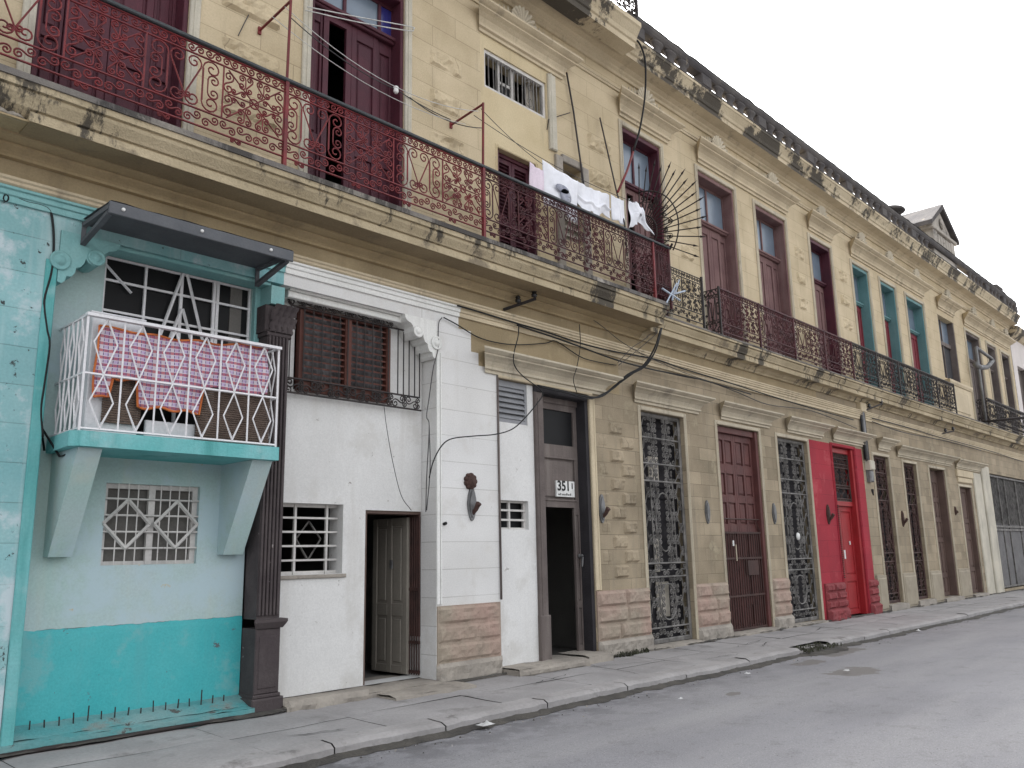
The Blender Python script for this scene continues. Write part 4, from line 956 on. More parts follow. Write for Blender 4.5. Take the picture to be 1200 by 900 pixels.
# ------------------------------------------------------------------ white dwelling
b = nb('white_wall')
holed(b, 5.33, 7.655, .08, 4.95, [(5.39, 6.35, 1.47, 2.33), (6.70, 7.655, .08, 2.27), (5.56, 7.04, 3.74, 4.82)], Yi, .3); b.build('recessed_wall', WHITE)
b = nb('grey_base'); slab(b, 5.35, 7.66, -.12, .9, -.1, .07, .02, 5); b.rock(5.35, 6.5, -.08, .1, -.1, .05, .05, .05, 3); slab(b, 6.6, 7.9, -.5, -.1, -.1, .04, .02, 7); b.build('door_step', WHITE)
b = nb('white_mould'); b.bbox(5.33, 7.12, .1, .299, 4.85, 4.93, .01); b.bbox(5.33, 7.1, .06, .299, 4.932, 5.0, .01); b.build('lintel', WHITE)
b = nb('white_mould'); b.bbox(7.662, 7.72, -.02, -.002, 1.02, 4.5, .006); b.bbox(7.735, 7.76, -.015, -.002, 1.02, 4.5, .005); b.build('edge_moulding', WHITE)
b = nb('white_grille'); x0, x1, z0, z1 = 5.39, 6.35, 1.47, 2.33; Y = Yi+.14
b.box(x0, x1, Y, Y+.04, z1-.04, z1); b.box(x0, x1, Y, Y+.04, z0, z0+.04)
for q in range(1, 5): b.box(x0, x1, Y-.02, Y+.01, z0+q*.172-.012, z0+q*.172+.012)
for x in (5.72, 6.18): b.box(x, x+.03, Y-.015, Y+.02, z0, z1)
w = b.build('window', WHITE); w['label'] = 'low white barred window beside the door'
b = nb('iron_grey'); 
P = [(5.98, Y+.07, 2.12), (6.16, Y+.07, 1.9), (5.98, Y+.07, 1.64), (5.8, Y+.07, 1.9)]
for i in range(4): b.bar(P[i], P[(i+1) % 4], .018)
b.build('window_grille', w)
b = nb('grey_base'); b.bbox(x0-.03, x1+.05, Yi-.03, Yi-.002, z0-.05, z0-.004, .008); b.build('sill', w)
# brown jalousie window inside a wrought iron cage
b = nb('jalousie'); x0, x1, z0, z1 = 5.58, 7.02, 3.72, 4.82; Y = Yi-.06
b.box(x0, x1, Y-.02, Y+.06, z0, z0+.13); b.box(x0, x1, Y, Y+.06, z1-.06, z1)
for x in (x0, 6.27, x1-.07): b.box(x, x+.07+(.03 if x == 6.27 else 0), Y-.025, Y+.06, z0+.13, z1-.06)
w = b.build('window', WHITE); w['label'] = 'brown jalousie window behind an iron cage'
b = nb('jalousie')
for a, c in ((x0+.07, 6.27), (6.37, x1-.07)):
    for q in range(11):
        z = z0+.16+q*.083; b.add([(a, Y-.012, z), (c, Y-.012, z), (c, Y+.03, z+.012), (a, Y+.03, z+.012), (a, Y-.012, z-.022), (c, Y-.012, z-.022)], [(0,1,2,3),(0,4,5,1)])
b.build('slats', w); b = nb('curtain_dim'); b.grid(lambda u, v: (x0+.07+1.3*u, Y+.12+.02*math.sin(u*60), z0+.15+.9*v), 80, 2); b.build('curtain', w)
b = nb('iron_black')
for i in range(11): 
    x = x0+.05+i*.134; b.bar((x, Y-.045, z0), (x, Y-.045, z1), .013)
for z in (z0+.13, z1-.04): b.bar((5.42, Y-.05, z), (7.5, Y-.05, z), .018)
b.bar((5.42, Y-.05, z0-.05), (7.55, Y-.05, z0-.05), .018); b.bar((5.42, Y-.05, z1+.12), (7.1, Y-.05, z1+.12), .018)
for i in range(9):
    cx = 5.5+i*.235; scroll(b, SC_S, cx, z0+.04, .24, .19, Y-.055, .009, 1 if i % 2 else -1); scroll(b, SC_C, cx+.11, z0+.04, .08, .15, Y-.055, .008)
    if cx < 7.05: scroll(b, SC_S, cx, z1+.04, .24, .17, Y-.055, .009, -1 if i % 2 else 1); scroll(b, SC_C, cx+.11, z1+.04, .08, .13, Y-.055, .008)
scroll(b, SC_C, 5.45, z1+.06, .14, .2, Y-.05, .009); scroll(b, SC_C, 5.45, z0+.04, .14, .2, Y-.05, .009); scroll(b, SC_C, 6.32, z1+.08, .12, .16, Y-.06, .009, -1)
for x in (5.43, 7.13, 7.23, 7.33, 7.43, 7.52): b.bar((x, Y-.05, z0+.12), (x, Y-.05, z1-.04-(max(0, x-7.2)*.9)), .014)
b.build('window_grille', w)
# open door: panelled leaf swung inside, narrow iron gate leaf folded back in the reveal
b = nb('brown_far'); b.box(6.70, 6.74, Yi+.02, Yi+.3, .08, 2.27); b.box(6.74, 7.655, Yi+.02, Yi+.3, 2.23, 2.27); D = b.build('door', WHITE); D['label'] = 'open doorway with a beige panelled leaf swung inside'
b = nb('beige_leaf'); bb = MB().use('beige_leaf'); leaf(bb, 0, .78, .1, 2.2, 0, .045, ((.05, .36), (.44, .95)), 2, .1, .015)
b.v = [(7.58+v[1], 1.30-v[0], v[2]) for v in bb.v]; b.f = bb.f; b.m = bb.m; b.sm = bb.sm
b.build('leaf', D)
b = nb('lamp_metal'); b.box(7.555, 7.58, .68+.15, .71+.17, 1.5, 1.62); b.build('door_handle', D)
b = nb('iron_brown')
for i in range(6): b.bar((7.63, .32+i*.05, .1), (7.63, .32+i*.05, 2.22), .016)
for z in (.12, .5, 1.2, 2.2): b.box(7.615, 7.645, .31, .58, z, z+.04)
b.box(7.636, 7.648, .31, .58, .6, 2.2); b.build('iron_gate', D)

# ------------------------------------------------------------------ neighbour at the far right
b = nb('pink_neighbour')
holed(b, 40.8, 56, 0, 11.0, [(41.5, 43.0, 6.2, 9.4), (45, 46.5, 6.2, 9.4), (49, 50.5, 6.2, 9.4), (42, 43.6, .1, 3.6), (46, 47.6, .1, 3.6)], .0, .3)
b.box(40.8, 56, 6, 6.2, 0, 11.0); b.box(40.8, 56, .32, 6.2, 11.0, 11.15); b.box(55.8, 56, .32, 6, 0, 11); b.build('wall', NEXT)
b = nb('cornice_mould'); b.profile([(-.002, 10.6), (-.1, 10.65), (-.3, 10.8), (-.4, 11.0), (.2, 11.2)], 40.8, 56); b.build('cornice', NEXT)
for a, c, e, f in ((41.5, 43.0, 6.2, 9.4), (45, 46.5, 6.2, 9.4), (49, 50.5, 6.2, 9.4), (42, 43.6, .1, 3.6), (46, 47.6, .1, 3.6)):
    b = nb('grey_wood'); b.box(a, a+.08, .05, .2, e, f); b.box(c-.08, c, .05, .2, e, f); leaf(b, a+.08, c-.08, e, f, .2, .05, ((.05, .45), (.5, .95)), 2, .1); b.build('door', NEXT)
b = nb('ledge_mould'); b.box(41, 52, -.6, -.002, 5.7, 6.0); q = b.build('balcony', NEXT)
b = nb('iron_black'); rail_bay(b, 41, 52, 6.05, 7.0, -.56, .012, 10, 1); b.build('railing', q)

# ------------------------------------------------------------------ awning over the turquoise balcony
AW = thing('awning', (4.0, 0, 4.9), 'dark grey sheet metal awning above the small turquoise balcony', 'awning')
ax0, ax1, ay, zt = 2.85, 4.86, -.72, 5.09
b = nb('awning_grey'); b.prism([(-.002, 5.085), (ay, zt-.01), (ay, zt-.03), (-.002, 5.065)], 'x', ax0, ax1)
b.bbox(ax0-.01, ax1+.01, ay-.03, ay, zt-.125, zt, .006); b.grid(lambda u, v: (ax0+(ax1-ax0)*u, ay-.03+(.02-ay)*v*1.0, zt+.004+.028*v+.012*noise.noise((u*9, v*3, 0))), 30, 6); b.build('roof_sheet', AW)
for x in (ax0+.02, ax1-.03):
    b = nb('awning_grey'); b.bar((x, -.02, 4.84), (x, -.02, 5.07), .045); b.bar((x, -.02, 5.055), (x, ay, zt-.05), .045); b.bar((x, -.02, 4.86), (x, ay+.04, zt-.1), .05); b.build('bracket', AW)
for t in (.06, .46, .86):
    x = ax0+(ax1-ax0)*t; b = nb('plate_white'); b.lathe([(.02, 0), (.018, .012), (.006, .016)], (x, ay-.03, zt-.06), 8, 'y'); b.build('rivet', AW)

# ------------------------------------------------------------------ things on the turquoise balcony
def cloth(name, fn, nu, nv, m, label, cat, group=None, extra=None):
    b = nb(m); b.grid(fn, nu, nv)
    if extra: extra(b)
    o = b.build(name); sm = o.modifiers.new('thickness', 'SOLIDIFY'); sm.thickness = .006
    return tag(o, label, cat, group)
def tc(u, v):
    x = 2.95+1.83*u; top = 3.92+.1*u-.045*math.sin(PI*u)+.012*math.sin(u*25)
    bot = 3.22 if u < .08 else (3.42 if u < .22 else (3.17 if u < .6 else 3.45))
    e = .015*math.sin(u*40)
    return (x+.01*math.sin(v*7+u*9), -.425+.02*math.sin(u*22+v*2)+.008*math.sin(v*9), top+(bot+e-top)*v)
def hem(b):
    b.use('cloth_hem')
    for pts in ([tc(u/60, 0) for u in range(61)], [tc(u/60, 1) for u in range(0, 38)], [tc(0, v/12) for v in range(13)]):
        b.tube([(p[0], p[1]-.004, p[2]) for p in pts], .013, 4)
cloth('tablecloth', tc, 60, 14, 'plaid_cloth', 'pink and lilac plaid tablecloth with orange hem hung on the small balcony', 'tablecloth', extra=hem)
b = nb('wicker')
for q in range(20): b.tube([(3.06+.37*t/6, -.36+.004*math.sin(t+q), 3.0+q*.024) for t in range(7)], .0125, 6)
tag(b.build('reed_mat'), 'narrow brown reed mat at the left of the small balcony', 'mat')
b = nb('wicker')
for q in range(26): b.tube([(4.0+.85*t/8, -.38+.004*math.sin(t*1.3+q), 2.9+q*.024) for t in range(9)], .0125, 6)
tag(b.build('reed_mat'), 'wide brown reed mat at the right of the small balcony, below the tablecloth', 'mat')
b = nb('board_white'); b.bbox(2.92, 3.42, -.33, -.29, 2.88, 4.06, .01); b.bbox(2.90, 3.44, -.34, -.02, 4.062, 4.09, .01); b.box(2.92, 2.95, -.29, -.02, 2.88, 4.06)
tag(b.build('cabinet'), 'white sheet cabinet at the left end of the small balcony', 'cabinet')
b = nb('board_grey'); b.bbox(4.55, 4.87, -.3, -.27, 2.88, 3.95, .01); tag(b.build('board'), 'dark grey board at the right end of the small balcony', 'board')
b = nb('board_white'); b.bbox(3.5, 4.5, -.34, -.30, 2.88, 3.06, .01); tag(b.build('plank'), 'low pale plank standing along the small balcony floor', 'plank')
b = nb('cable_black'); b.tube([at(52, 528, .2), at(48, 500, .1), at(70, 535, .0), at(80, 532, -.1)], .012, 6)
b.tube(smooth([at(x, y, -.02) for x, y in ((-40, 215), (0, 226), (12, 228), (30, 236), (47, 240), (58, 246), (62, 262), (63, 290), (60, 320), (52, 352), (55, 385), (58, 405), (52, 450), (48, 480), (50, 512))]), .012, 6)
b.tube([(at(7+3*math.cos(t), 232+4*math.sin(t), -.03)) for t in [i*.6 for i in range(12)]], .008, 5)
tag(b.build('cable'), 'black cable drooping down the turquoise wall at the far left', 'cable')
b = nb('rust'); b.tube([at(258, 826, .2), at(268, 827, .16), at(272, 829, .1)], .016, 8); b.tube([at(272, 829, .1), at(272, 842, .08)], .02, 8); tag(b.build('tap'), 'small rusty tap at the foot of the turquoise wall', 'tap')

# ------------------------------------------------------------------ laundry, poles and lines on the red balcony
def pole(x, z, label):
    b = nb('iron_red'); b.bar((x, -.68, 7.2), (x, -.70, z), .028); b.bar((x, -.70, z-.02), (x-.02, .0, z-.1), .024); b.box(x-.04, x+.0, -.03, -.002, z-.15, z-.05)
    return tag(b.build('clothes_pole'), label, 'clothes pole')
pole(4.74, 8.28, 'red iron clothes pole with arm, between the two maroon balcony doors'); pole(7.98, 8.22, 'thin red iron clothes pole left of the small louvred door')
def sag(a, c, d, n=14): 
    a, c = Vector(a), Vector(c); return [a.lerp(c, i/n)-Vector((0, 0, d*4*(i/n)*(1-i/n))) for i in range(n+1)]
def cab(pts_list, r, m, label, name='cable', cat='cable', group=None, n=6):
    b = nb(m)
    for p in pts_list: b.tube(smooth(p) if len(p) < 14 or len(p) > 15 else p, r, n)
    return tag(b.build(name), label, cat, group)
cab([sag((4.7, -.35, 8.2), (7.95, -.35, 8.0), .22), sag((4.72, -.6, 8.22), (7.97, -.6, 8.12), .3)], .005, 'wire_white', 'pale clothes lines slung between the two red poles', 'clothesline', 'clothesline')
cab([sag((7.98, -.5, 8.1), (11.9, -.62, 7.86), .12), sag((7.98, -.65, 8.15), (9.4, -.6, 7.76), .05)], .005, 'cable_grey', 'thin clothes line carrying the white laundry', 'clothesline', 'clothesline')
cab([[at(360, 8, -.1), at(420, 20, -.1), at(480, 31, -.1), at(484, 34, -.1), at(478, 36, -.1), at(420, 26, -.1), at(358, 12, -.1)]], .008, 'wire_white', 'looped white cord hanging across the second maroon balcony door', 'cord', 'cord')
cab([sag(at(340, 20, -.1), at(465, 105, -.06), .1), sag(at(465, 105, -.06), at(528, 140, -.02), .03), sag(at(480, 114, -.05), at(566, 150, -.4), .12)], .007, 'cable_grey', 'thin grey wire with a white insulator crossing the second maroon door', 'wire', 'wire')
b = nb('plate_white'); p = at(464, 106, -.07); b.lathe([(.02, -.05), (.04, -.02), (.035, .02), (.04, .05), (.015, .07)], p, 10); tag(b.build('insulator'), 'small white insulator knob beside the second maroon door', 'insulator')
def hang(x0, x1, zt0, zt1, h, Y, k, fold=.03, slant=0, legs=0):
    def fn(u, v):
        w = 1-.06*v*k
        x = (x0+x1)/2+(u-.5)*(x1-x0)*w+slant*v
        z = zt0+(zt1-zt0)*u-h*v*(1+.05*math.sin(u*6+k))-.02*math.sin(PI*u)
        if legs and v > .5: z += legs*max(0, .12-abs(u-.55))*2*h
        return (x, Y+fold*math.sin(u*4.2*k+v*2.2)*(.3+v)+.3*fold*math.sin(u*15+k+v), z)
    return fn
ly = -.58
cloth('towel', hang(9.12, 9.42, 7.72, 7.66, .45, ly, 1.1), 14, 14, 'cloth_pink', 'small pale pink cloth at the left end of the washing line', 'towel', 'laundry on the red balcony')
def blob(b):
    b.use('cloth_print')
    for cx, cz, R, s_ in ((9.92, 7.36, .13, 1.0), (9.84, 7.47, .16, .45)):
        b.grid(lambda u, v: (cx+R*v*math.cos(2*PI*u)*1.05, ly-.05, cz+R*s_*v*math.sin(2*PI*u)), 18, 2)
cloth('towel', hang(9.42, 10.3, 7.86, 7.76, .72, ly, 1.6), 24, 18, 'cloth_white', 'large white towel with a grey-blue printed patch on the washing line', 'towel', 'laundry on the red balcony', blob)
def shirt(u, v):
    h = .38+.14*math.sin(PI*min(1, u*1.15))+.05*math.sin(u*14)
    return (10.3+.88*u+.03*v*math.sin(u*7), ly+.035*math.sin(u*6+v*2.5)*(.3+v)+.012*math.sin(u*27+v*3)-.03*(abs(v-.6) < .05), 7.78+.02*u-.03*math.sin(PI*u)-h*v)
cloth('shirt', shirt, 34, 22, 'cloth_white', 'white shirt pegged at the middle of the washing line, widest after the towel', 'shirt', 'laundry on the red balcony')
cloth('towel', hang(11.22, 11.6, 7.82, 7.82, .45, ly, 1.9, .02), 14, 14, 'cloth_white', 'small plain white cloth between the shirt and the trousers', 'towel', 'laundry on the red balcony')
def shorts(u, v):
    sp = .10*v*v*(1 if u > .5 else -1); k = abs(u-.5)*2
    return (11.95+(u-.5)*.40+sp+.12*v, ly-.02+.05*math.sin(u*9+v*2)+.03*math.sin(v*7+u*4), 7.9-.05*u-(.50-.16*(1-k)*(v > .45)+.05*(u < .5))*v+.012*math.sin(u*31))
cloth('trousers', shorts, 26, 20, 'cloth_white', 'white short trousers at the right end of the washing line', 'trousers', 'laundry on the red balcony')
b = nb('iron_black'); b.tube([at(664, 85, -.05), at(672, 130, -.05), at(684, 216, -.1), at(692, 270, -.5)], .017, 6)
b.tube([at(668, 132, -.05), at(655, 136, -.05), at(643, 140, -.03), at(641, 152, -.03)], .009, 5); tag(b.build('cable_pipe'), 'black cable pipe slanting down from the small barred window hood', 'pipe')
b = nb('iron_black'); b.tube([at(703, 138, -.08), at(722, 222, -.3), at(732, 262, -.62), at(735, 300, -.66)], .014, 6); tag(b.build('pole'), 'black leaning pole left of the spiked guard', 'pole')
b = nb('cable_black'); b.tube(smooth([at(743, 45, -.55), at(750, 52, -.62), at(756, 72, -.6), at(756, 110, -.5), at(750, 150, -.4), at(742, 178, -.3)]), .019, 8)
b.use('iron_red').tube([at(742, 178, -.3), at(735, 200, -.4), at(724, 225, -.62)], .022, 8); tag(b.build('cable'), 'thick black cable curving down from the roof cornice with a red lower end', 'cable')
# spiked semicircular guard between the two balconies
SG = thing('spiked_guard', (12.86, 0, 7.2), 'black iron fan of spikes dividing the red balcony from the next one', 'guard')
gx, cy_, cz_ = 12.86, -.02, 7.66
b = nb('iron_black')
for R_ in (.40, .88): b.tube([(gx, cy_-R_*math.cos(t), cz_+R_*math.sin(t)) for t in [-.6+i*(PI/2+.58)/20 for i in range(21)]], .014, 5)
for i in range(9):
    t = -.45+i*.24; scroll(b, SC_S, cy_-.66*math.cos(t), cz_+.66*math.sin(t), .2, .24, gx, .009, 1 if i % 2 else -1, 1, 'y')
b.bar((gx, -.68, 7.2), (gx, -.74, 7.3), .03); b.bar((gx, -.02, 7.2), (gx, -.68, 7.2), .025); b.build('ring_frame', SG)
for i in range(17):
    t = -.55+i*(PI/2+.5)/16; c_, s_ = math.cos(t), math.sin(t); b = nb('iron_black'); L_ = 1.40-.1*(i % 2)
    b.bar((gx, cy_-.25*c_, cz_+.25*s_), (gx, cy_-L_*c_, cz_+L_*s_), .016)
    b.tube([(gx, cy_-(L_-.02)*c_, cz_+(L_-.02)*s_), (gx, cy_-(L_+.03)*c_, cz_+(L_+.03)*s_), (gx, cy_-(L_+.1)*c_, cz_+(L_+.1)*s_)], .024, 5, .002); b.build('spike', SG)
b = nb('stick_blue'); y_ = -.74
for a, c in (((776, 338), (797, 352)), ((793, 332), (781, 355)), ((790, 340), (788, 352)), ((796, 328), (791, 345)), ((792, 344), (803, 341))): b.bar(at(*a, y_), at(*c, y_), .026)
tag(b.build('tied_sticks'), 'crossed pale blue sticks tied to the end of the red railing', 'sticks')

# ------------------------------------------------------------------ cables on the frieze
cab([[at(x, y, -.09) for x, y in ((536, 358), (570, 368), (606, 379), (640, 389), (680, 402), (720, 412), (768, 421), (800, 432), (850, 447), (900, 463), (950, 478), (1000, 492))],
     [at(x, y, -.11) for x, y in ((606, 381), (660, 399), (720, 421), (760, 432), (800, 440), (830, 447), (880, 462))]], .014, 'cable_black', 'thick black power cable running along the frieze above the doors')
cab([[at(x, y, -.04) for x, y in ((520, 372), (535, 380), (560, 395), (585, 402), (610, 404), (640, 402), (652, 400), (680, 418), (700, 424), (722, 428))]], .009, 'cable_black', 'thin black cable sagging under the frieze from the white pier')
cab([[at(x, y, -.28) for x, y in ((608, 382), (607, 395), (602, 415), (603, 428), (612, 440), (630, 454), (636, 462), (630, 472), (615, 490), (600, 503), (580, 509), (555, 511), (530, 514), (518, 522), (508, 540), (503, 560))]], .009, 'cable_black', 'black cable looping from the frieze across the louvre vent to the white pier')
cab([[at(x, y, -.28) for x, y in ((679, 380), (680, 405), (676, 430), (672, 445), (676, 460))]], .007, 'cable_black', 'short black cable dropping onto the tall grey door')
bd = []
for k in range(4): bd.append([at(x+random.uniform(-1.5, 1.5), y+random.uniform(-1.5, 1.5), Y) for x, y, Y in ((630, 452, -.1), (655, 458, -.12), (690, 466, -.12), (705, 463, -.12), (720, 452, -.15), (735, 440, -.25), (755, 428, -.35), (768, 408, -.45), (775, 385, -.5))])
cab(bd, .013, 'cable_black', 'bundle of black cables looping from the grey door head up to the balcony end')
cab([[at(x, y, -.3) for x, y in ((725, 428), (745, 412), (765, 395), (772, 388))], [at(x, y, -.3) for x, y in ((724, 425), (740, 408), (752, 400), (762, 392))], [at(x, y, -.1) for x, y in ((628, 352), (690, 372), (735, 405), (790, 432), (840, 450))]], .006, 'cable_grey', 'thin grey wires fanning below the end of the deep balcony', 'wire', 'wire')
cab([[at(x, y, -.08) for x, y in ((738, 426), (770, 434), (800, 441), (830, 447), (865, 460), (900, 474), (945, 480), (975, 490), (1004, 502))]], .010, 'cable_grey', 'grey cable sagging from the first grey gate hood to the conduit')
cab([[at(x, y, -.08) for x, y in ((1022, 490), (1060, 500), (1100, 512), (1130, 520), (1165, 530), (1198, 541))], [at(x, y, -.1) for x, y in ((1022, 494), (1060, 507), (1110, 517), (1150, 528))]], .013, 'cable_grey', 'pair of grey cables on the frieze right of the conduit')
cab([[at(x, y, -.06) for x, y in ((450, 475), (453, 500), (460, 540), (470, 580), (482, 598))], ], .005, 'cable_grey', 'thin wire hanging down the white wall to the open door', 'wire', 'wire')
cab([[at(x, y, -.03) for x, y in ((518, 372), (514, 380), (513, 410), (508, 430), (503, 465), (500, 488), (503, 500), (500, 560), (499, 600))], [at(503, 500, -.03), at(504, 550, -.03), at(500, 598, -.03)]], .007, 'cable_grey', 'grey wire running down the edge of the white recess', 'wire', 'wire')
cab([[at(300-i*3, 0+i*6, -.02) for i in range(-1, 8)]], .006, 'cable_grey', 'short loose wire on the tan wall right of the first maroon door', 'wire', 'wire')
def insul(pa, pb, label):
    b = nb('iron_black'); b.bar(pa, pb, .035); a, c = Vector(pa), Vector(pb); o = tag(b.build('insulator_bracket'), label, 'bracket')
    for t in (.45, .95):
        p = a.lerp(c, t); q = nb('ceramic'); q.lathe([(.012, 0), (.012, .03), (.045, .04), (.05, .08), (.03, .1), (.045, .12), (.02, .15)], p, 10); q.build('insulator', o)
    return o
insul(tuple(at(590, 363, -.02)), tuple(at(628, 350, -.34)), 'black bracket with two insulators under the deep balcony')
insul(tuple(at(1100, 509, -.02)), tuple(at(1118, 505, -.3)), 'small black insulator bracket under the far balcony')
insul(tuple(at(1006, 484, -.02)), tuple(at(1034, 473, -.3)), 'dark bracket with insulators above the conduit')
CD = nb('cable_black'); CD.tube([(22.93, -.05, 5.5), (22.93, -.05, 4.0)], .03, 8); CD.tube([(23.15, -.05, 5.45), (23.15, -.05, 3.6)], .035, 8); CD.use('tan_mould').bbox(22.85, 23.25, -.12, -.002, 5.3, 5.56, .02); CD.use('lamp_metal').tube([(23.04, -.06, 5.4), (23.04, -.06, 3.95)], .05, 8)
tag(CD.build('cable_conduit'), 'dark cable conduits rising beside the red pier to the ledge', 'conduit')
MT = thing('meter_box', (23.16, -.08, 3.4), 'small pale and grey electric meter box high beside the red pier', 'meter')
b = nb('trim_stone'); b.bbox(23.0, 23.32, -.16, -.002, 3.72, 3.98, .03); b.build('meter_cover', MT); b = nb('lamp_metal'); b.bbox(23.02, 23.27, -.12, -.002, 3.4, 3.71, .03); b.build('meter_housing', MT); b = nb('cable_black'); b.tube([(23.02, -.1, 3.2), (23.05, -.12, 3.05), (23.12, -.1, 3.2)], .02, 6)
b.build('cable_loop', MT)

# ------------------------------------------------------------------ wall lamps (shield-shaped back plate with a small spout)
def wall_lamp(x, z, label, s=1.0, y=0, spout=True, m='lamp_metal'):
    o = thing('wall_lamp', (x, y, z), label, 'wall lamp', 'old shield-shaped lamp brackets along the ground floor')
    b = nb(m); w = .085*s; h = .24*s
    P = [(x+w*math.sin(t)*(1-.25*abs(math.cos(t))), z+h*math.cos(t)) for t in [2*PI*i/20 for i in range(20)]]
    b.prism(P, 'y', y-.03, y-.002); P2 = [((p-x)*.7+x, (q-z)*.8+z) for p, q in P]; b.prism(P2, 'y', y-.05, y-.03); b.build('back_plate', o)
    if spout:
        b = nb('rust'); b.tube([(x, y-.03, z-.14*s), (x+.01, y-.09, z-.08*s), (x+.02, y-.12*s, z-.02*s), (x+.02, y-.14*s, z+.0*s)], .028*s, 8, .045*s); b.build('lamp_arm', o)
    return o
wall_lamp(8.32, 2.38, 'grey shield lamp bracket on the white pier, below a rusty rosette', 1.0)
wall_lamp(11.33, 2.39, 'grey shield lamp bracket just right of the grey numbered door', 1.0)
wall_lamp(14.70, 2.41, 'narrow shield bracket on the pier between first grey gate and brown coffered door', .95, 0, False)
wall_lamp(17.50, 2.44, 'narrow shield bracket on the pier between brown coffered door and second grey gate', .95, 0, False)
wall_lamp(20.32, 2.48, 'dark lamp bracket on the red pier', 1.0, 0, True, 'rust')
wall_lamp(25.35, 2.46, 'dark lamp bracket between the two dark iron gates', .95, 0, True, 'rust')
wall_lamp(30.25, 2.80, 'small dark bracket between the two far brown doors', .6, 0, True, 'rust')
b = nb('rust')
for i in range(9):
    t = 2*PI*i/9; b.lathe([(.001, -.0), (.045, .0), (.04, .035), (.001, .05)], (8.30+.08*math.cos(t), 0, 2.70+.08*math.sin(t)), 8, 'y')
b.lathe([(.001, 0), (.1, 0), (.08, .05), (.001, .065)], (8.30, 0, 2.70), 12, 'y'); tag(b.build('wall_rosette'), 'rusty round rosette on the white pier above the shield lamp', 'rosette')
b = nb('paint_black'); b.tube([(7.80, -.0, 2.09), (7.80, -.05, 2.10)], .022, 8); tag(b.build('bell_knob'), 'tiny black bell knob on the white pier', 'bell')
# street lamp by the far balcony
SLm = thing('street_lamp', (34.0, -.5, 6.2), 'grey lamp post with a floodlight bolted to the far balcony', 'street lamp')
b = nb('lamp_metal'); b.tube([(33.95, -.35, 6.0), (33.95, -.35, 8.9)], .05, 8); b.build('post', SLm)
b = nb('iron_black'); b.tube([(33.9, .0, 6.1), (34.1, -1.7, 6.12)], .045, 6); b.build('arm', SLm)
b = nb('lamp_metal'); b.tube([(33.95, -.35, 8.9), (34.9, -.6, 8.55)], .06, 8); b.tube([(33.75, -.3, 8.25), (34.0, -.38, 8.12), (34.5, -.5, 8.2), (34.95, -.6, 8.5)], .11, 8, .08); b.build('lamp_head', SLm)
# thin aerial on the roof
b = nb('cable_grey'); b.tube([(13.2, .0, 11.4), (13.22, .0, 13.6)], .012, 5); 
for z in (13.0, 13.25, 13.5): b.bar((13.0, 0, z), (13.45, 0, z), .008)
tag(b.build('aerial'), 'thin grey aerial on the roof beside the iron roof railing', 'aerial')

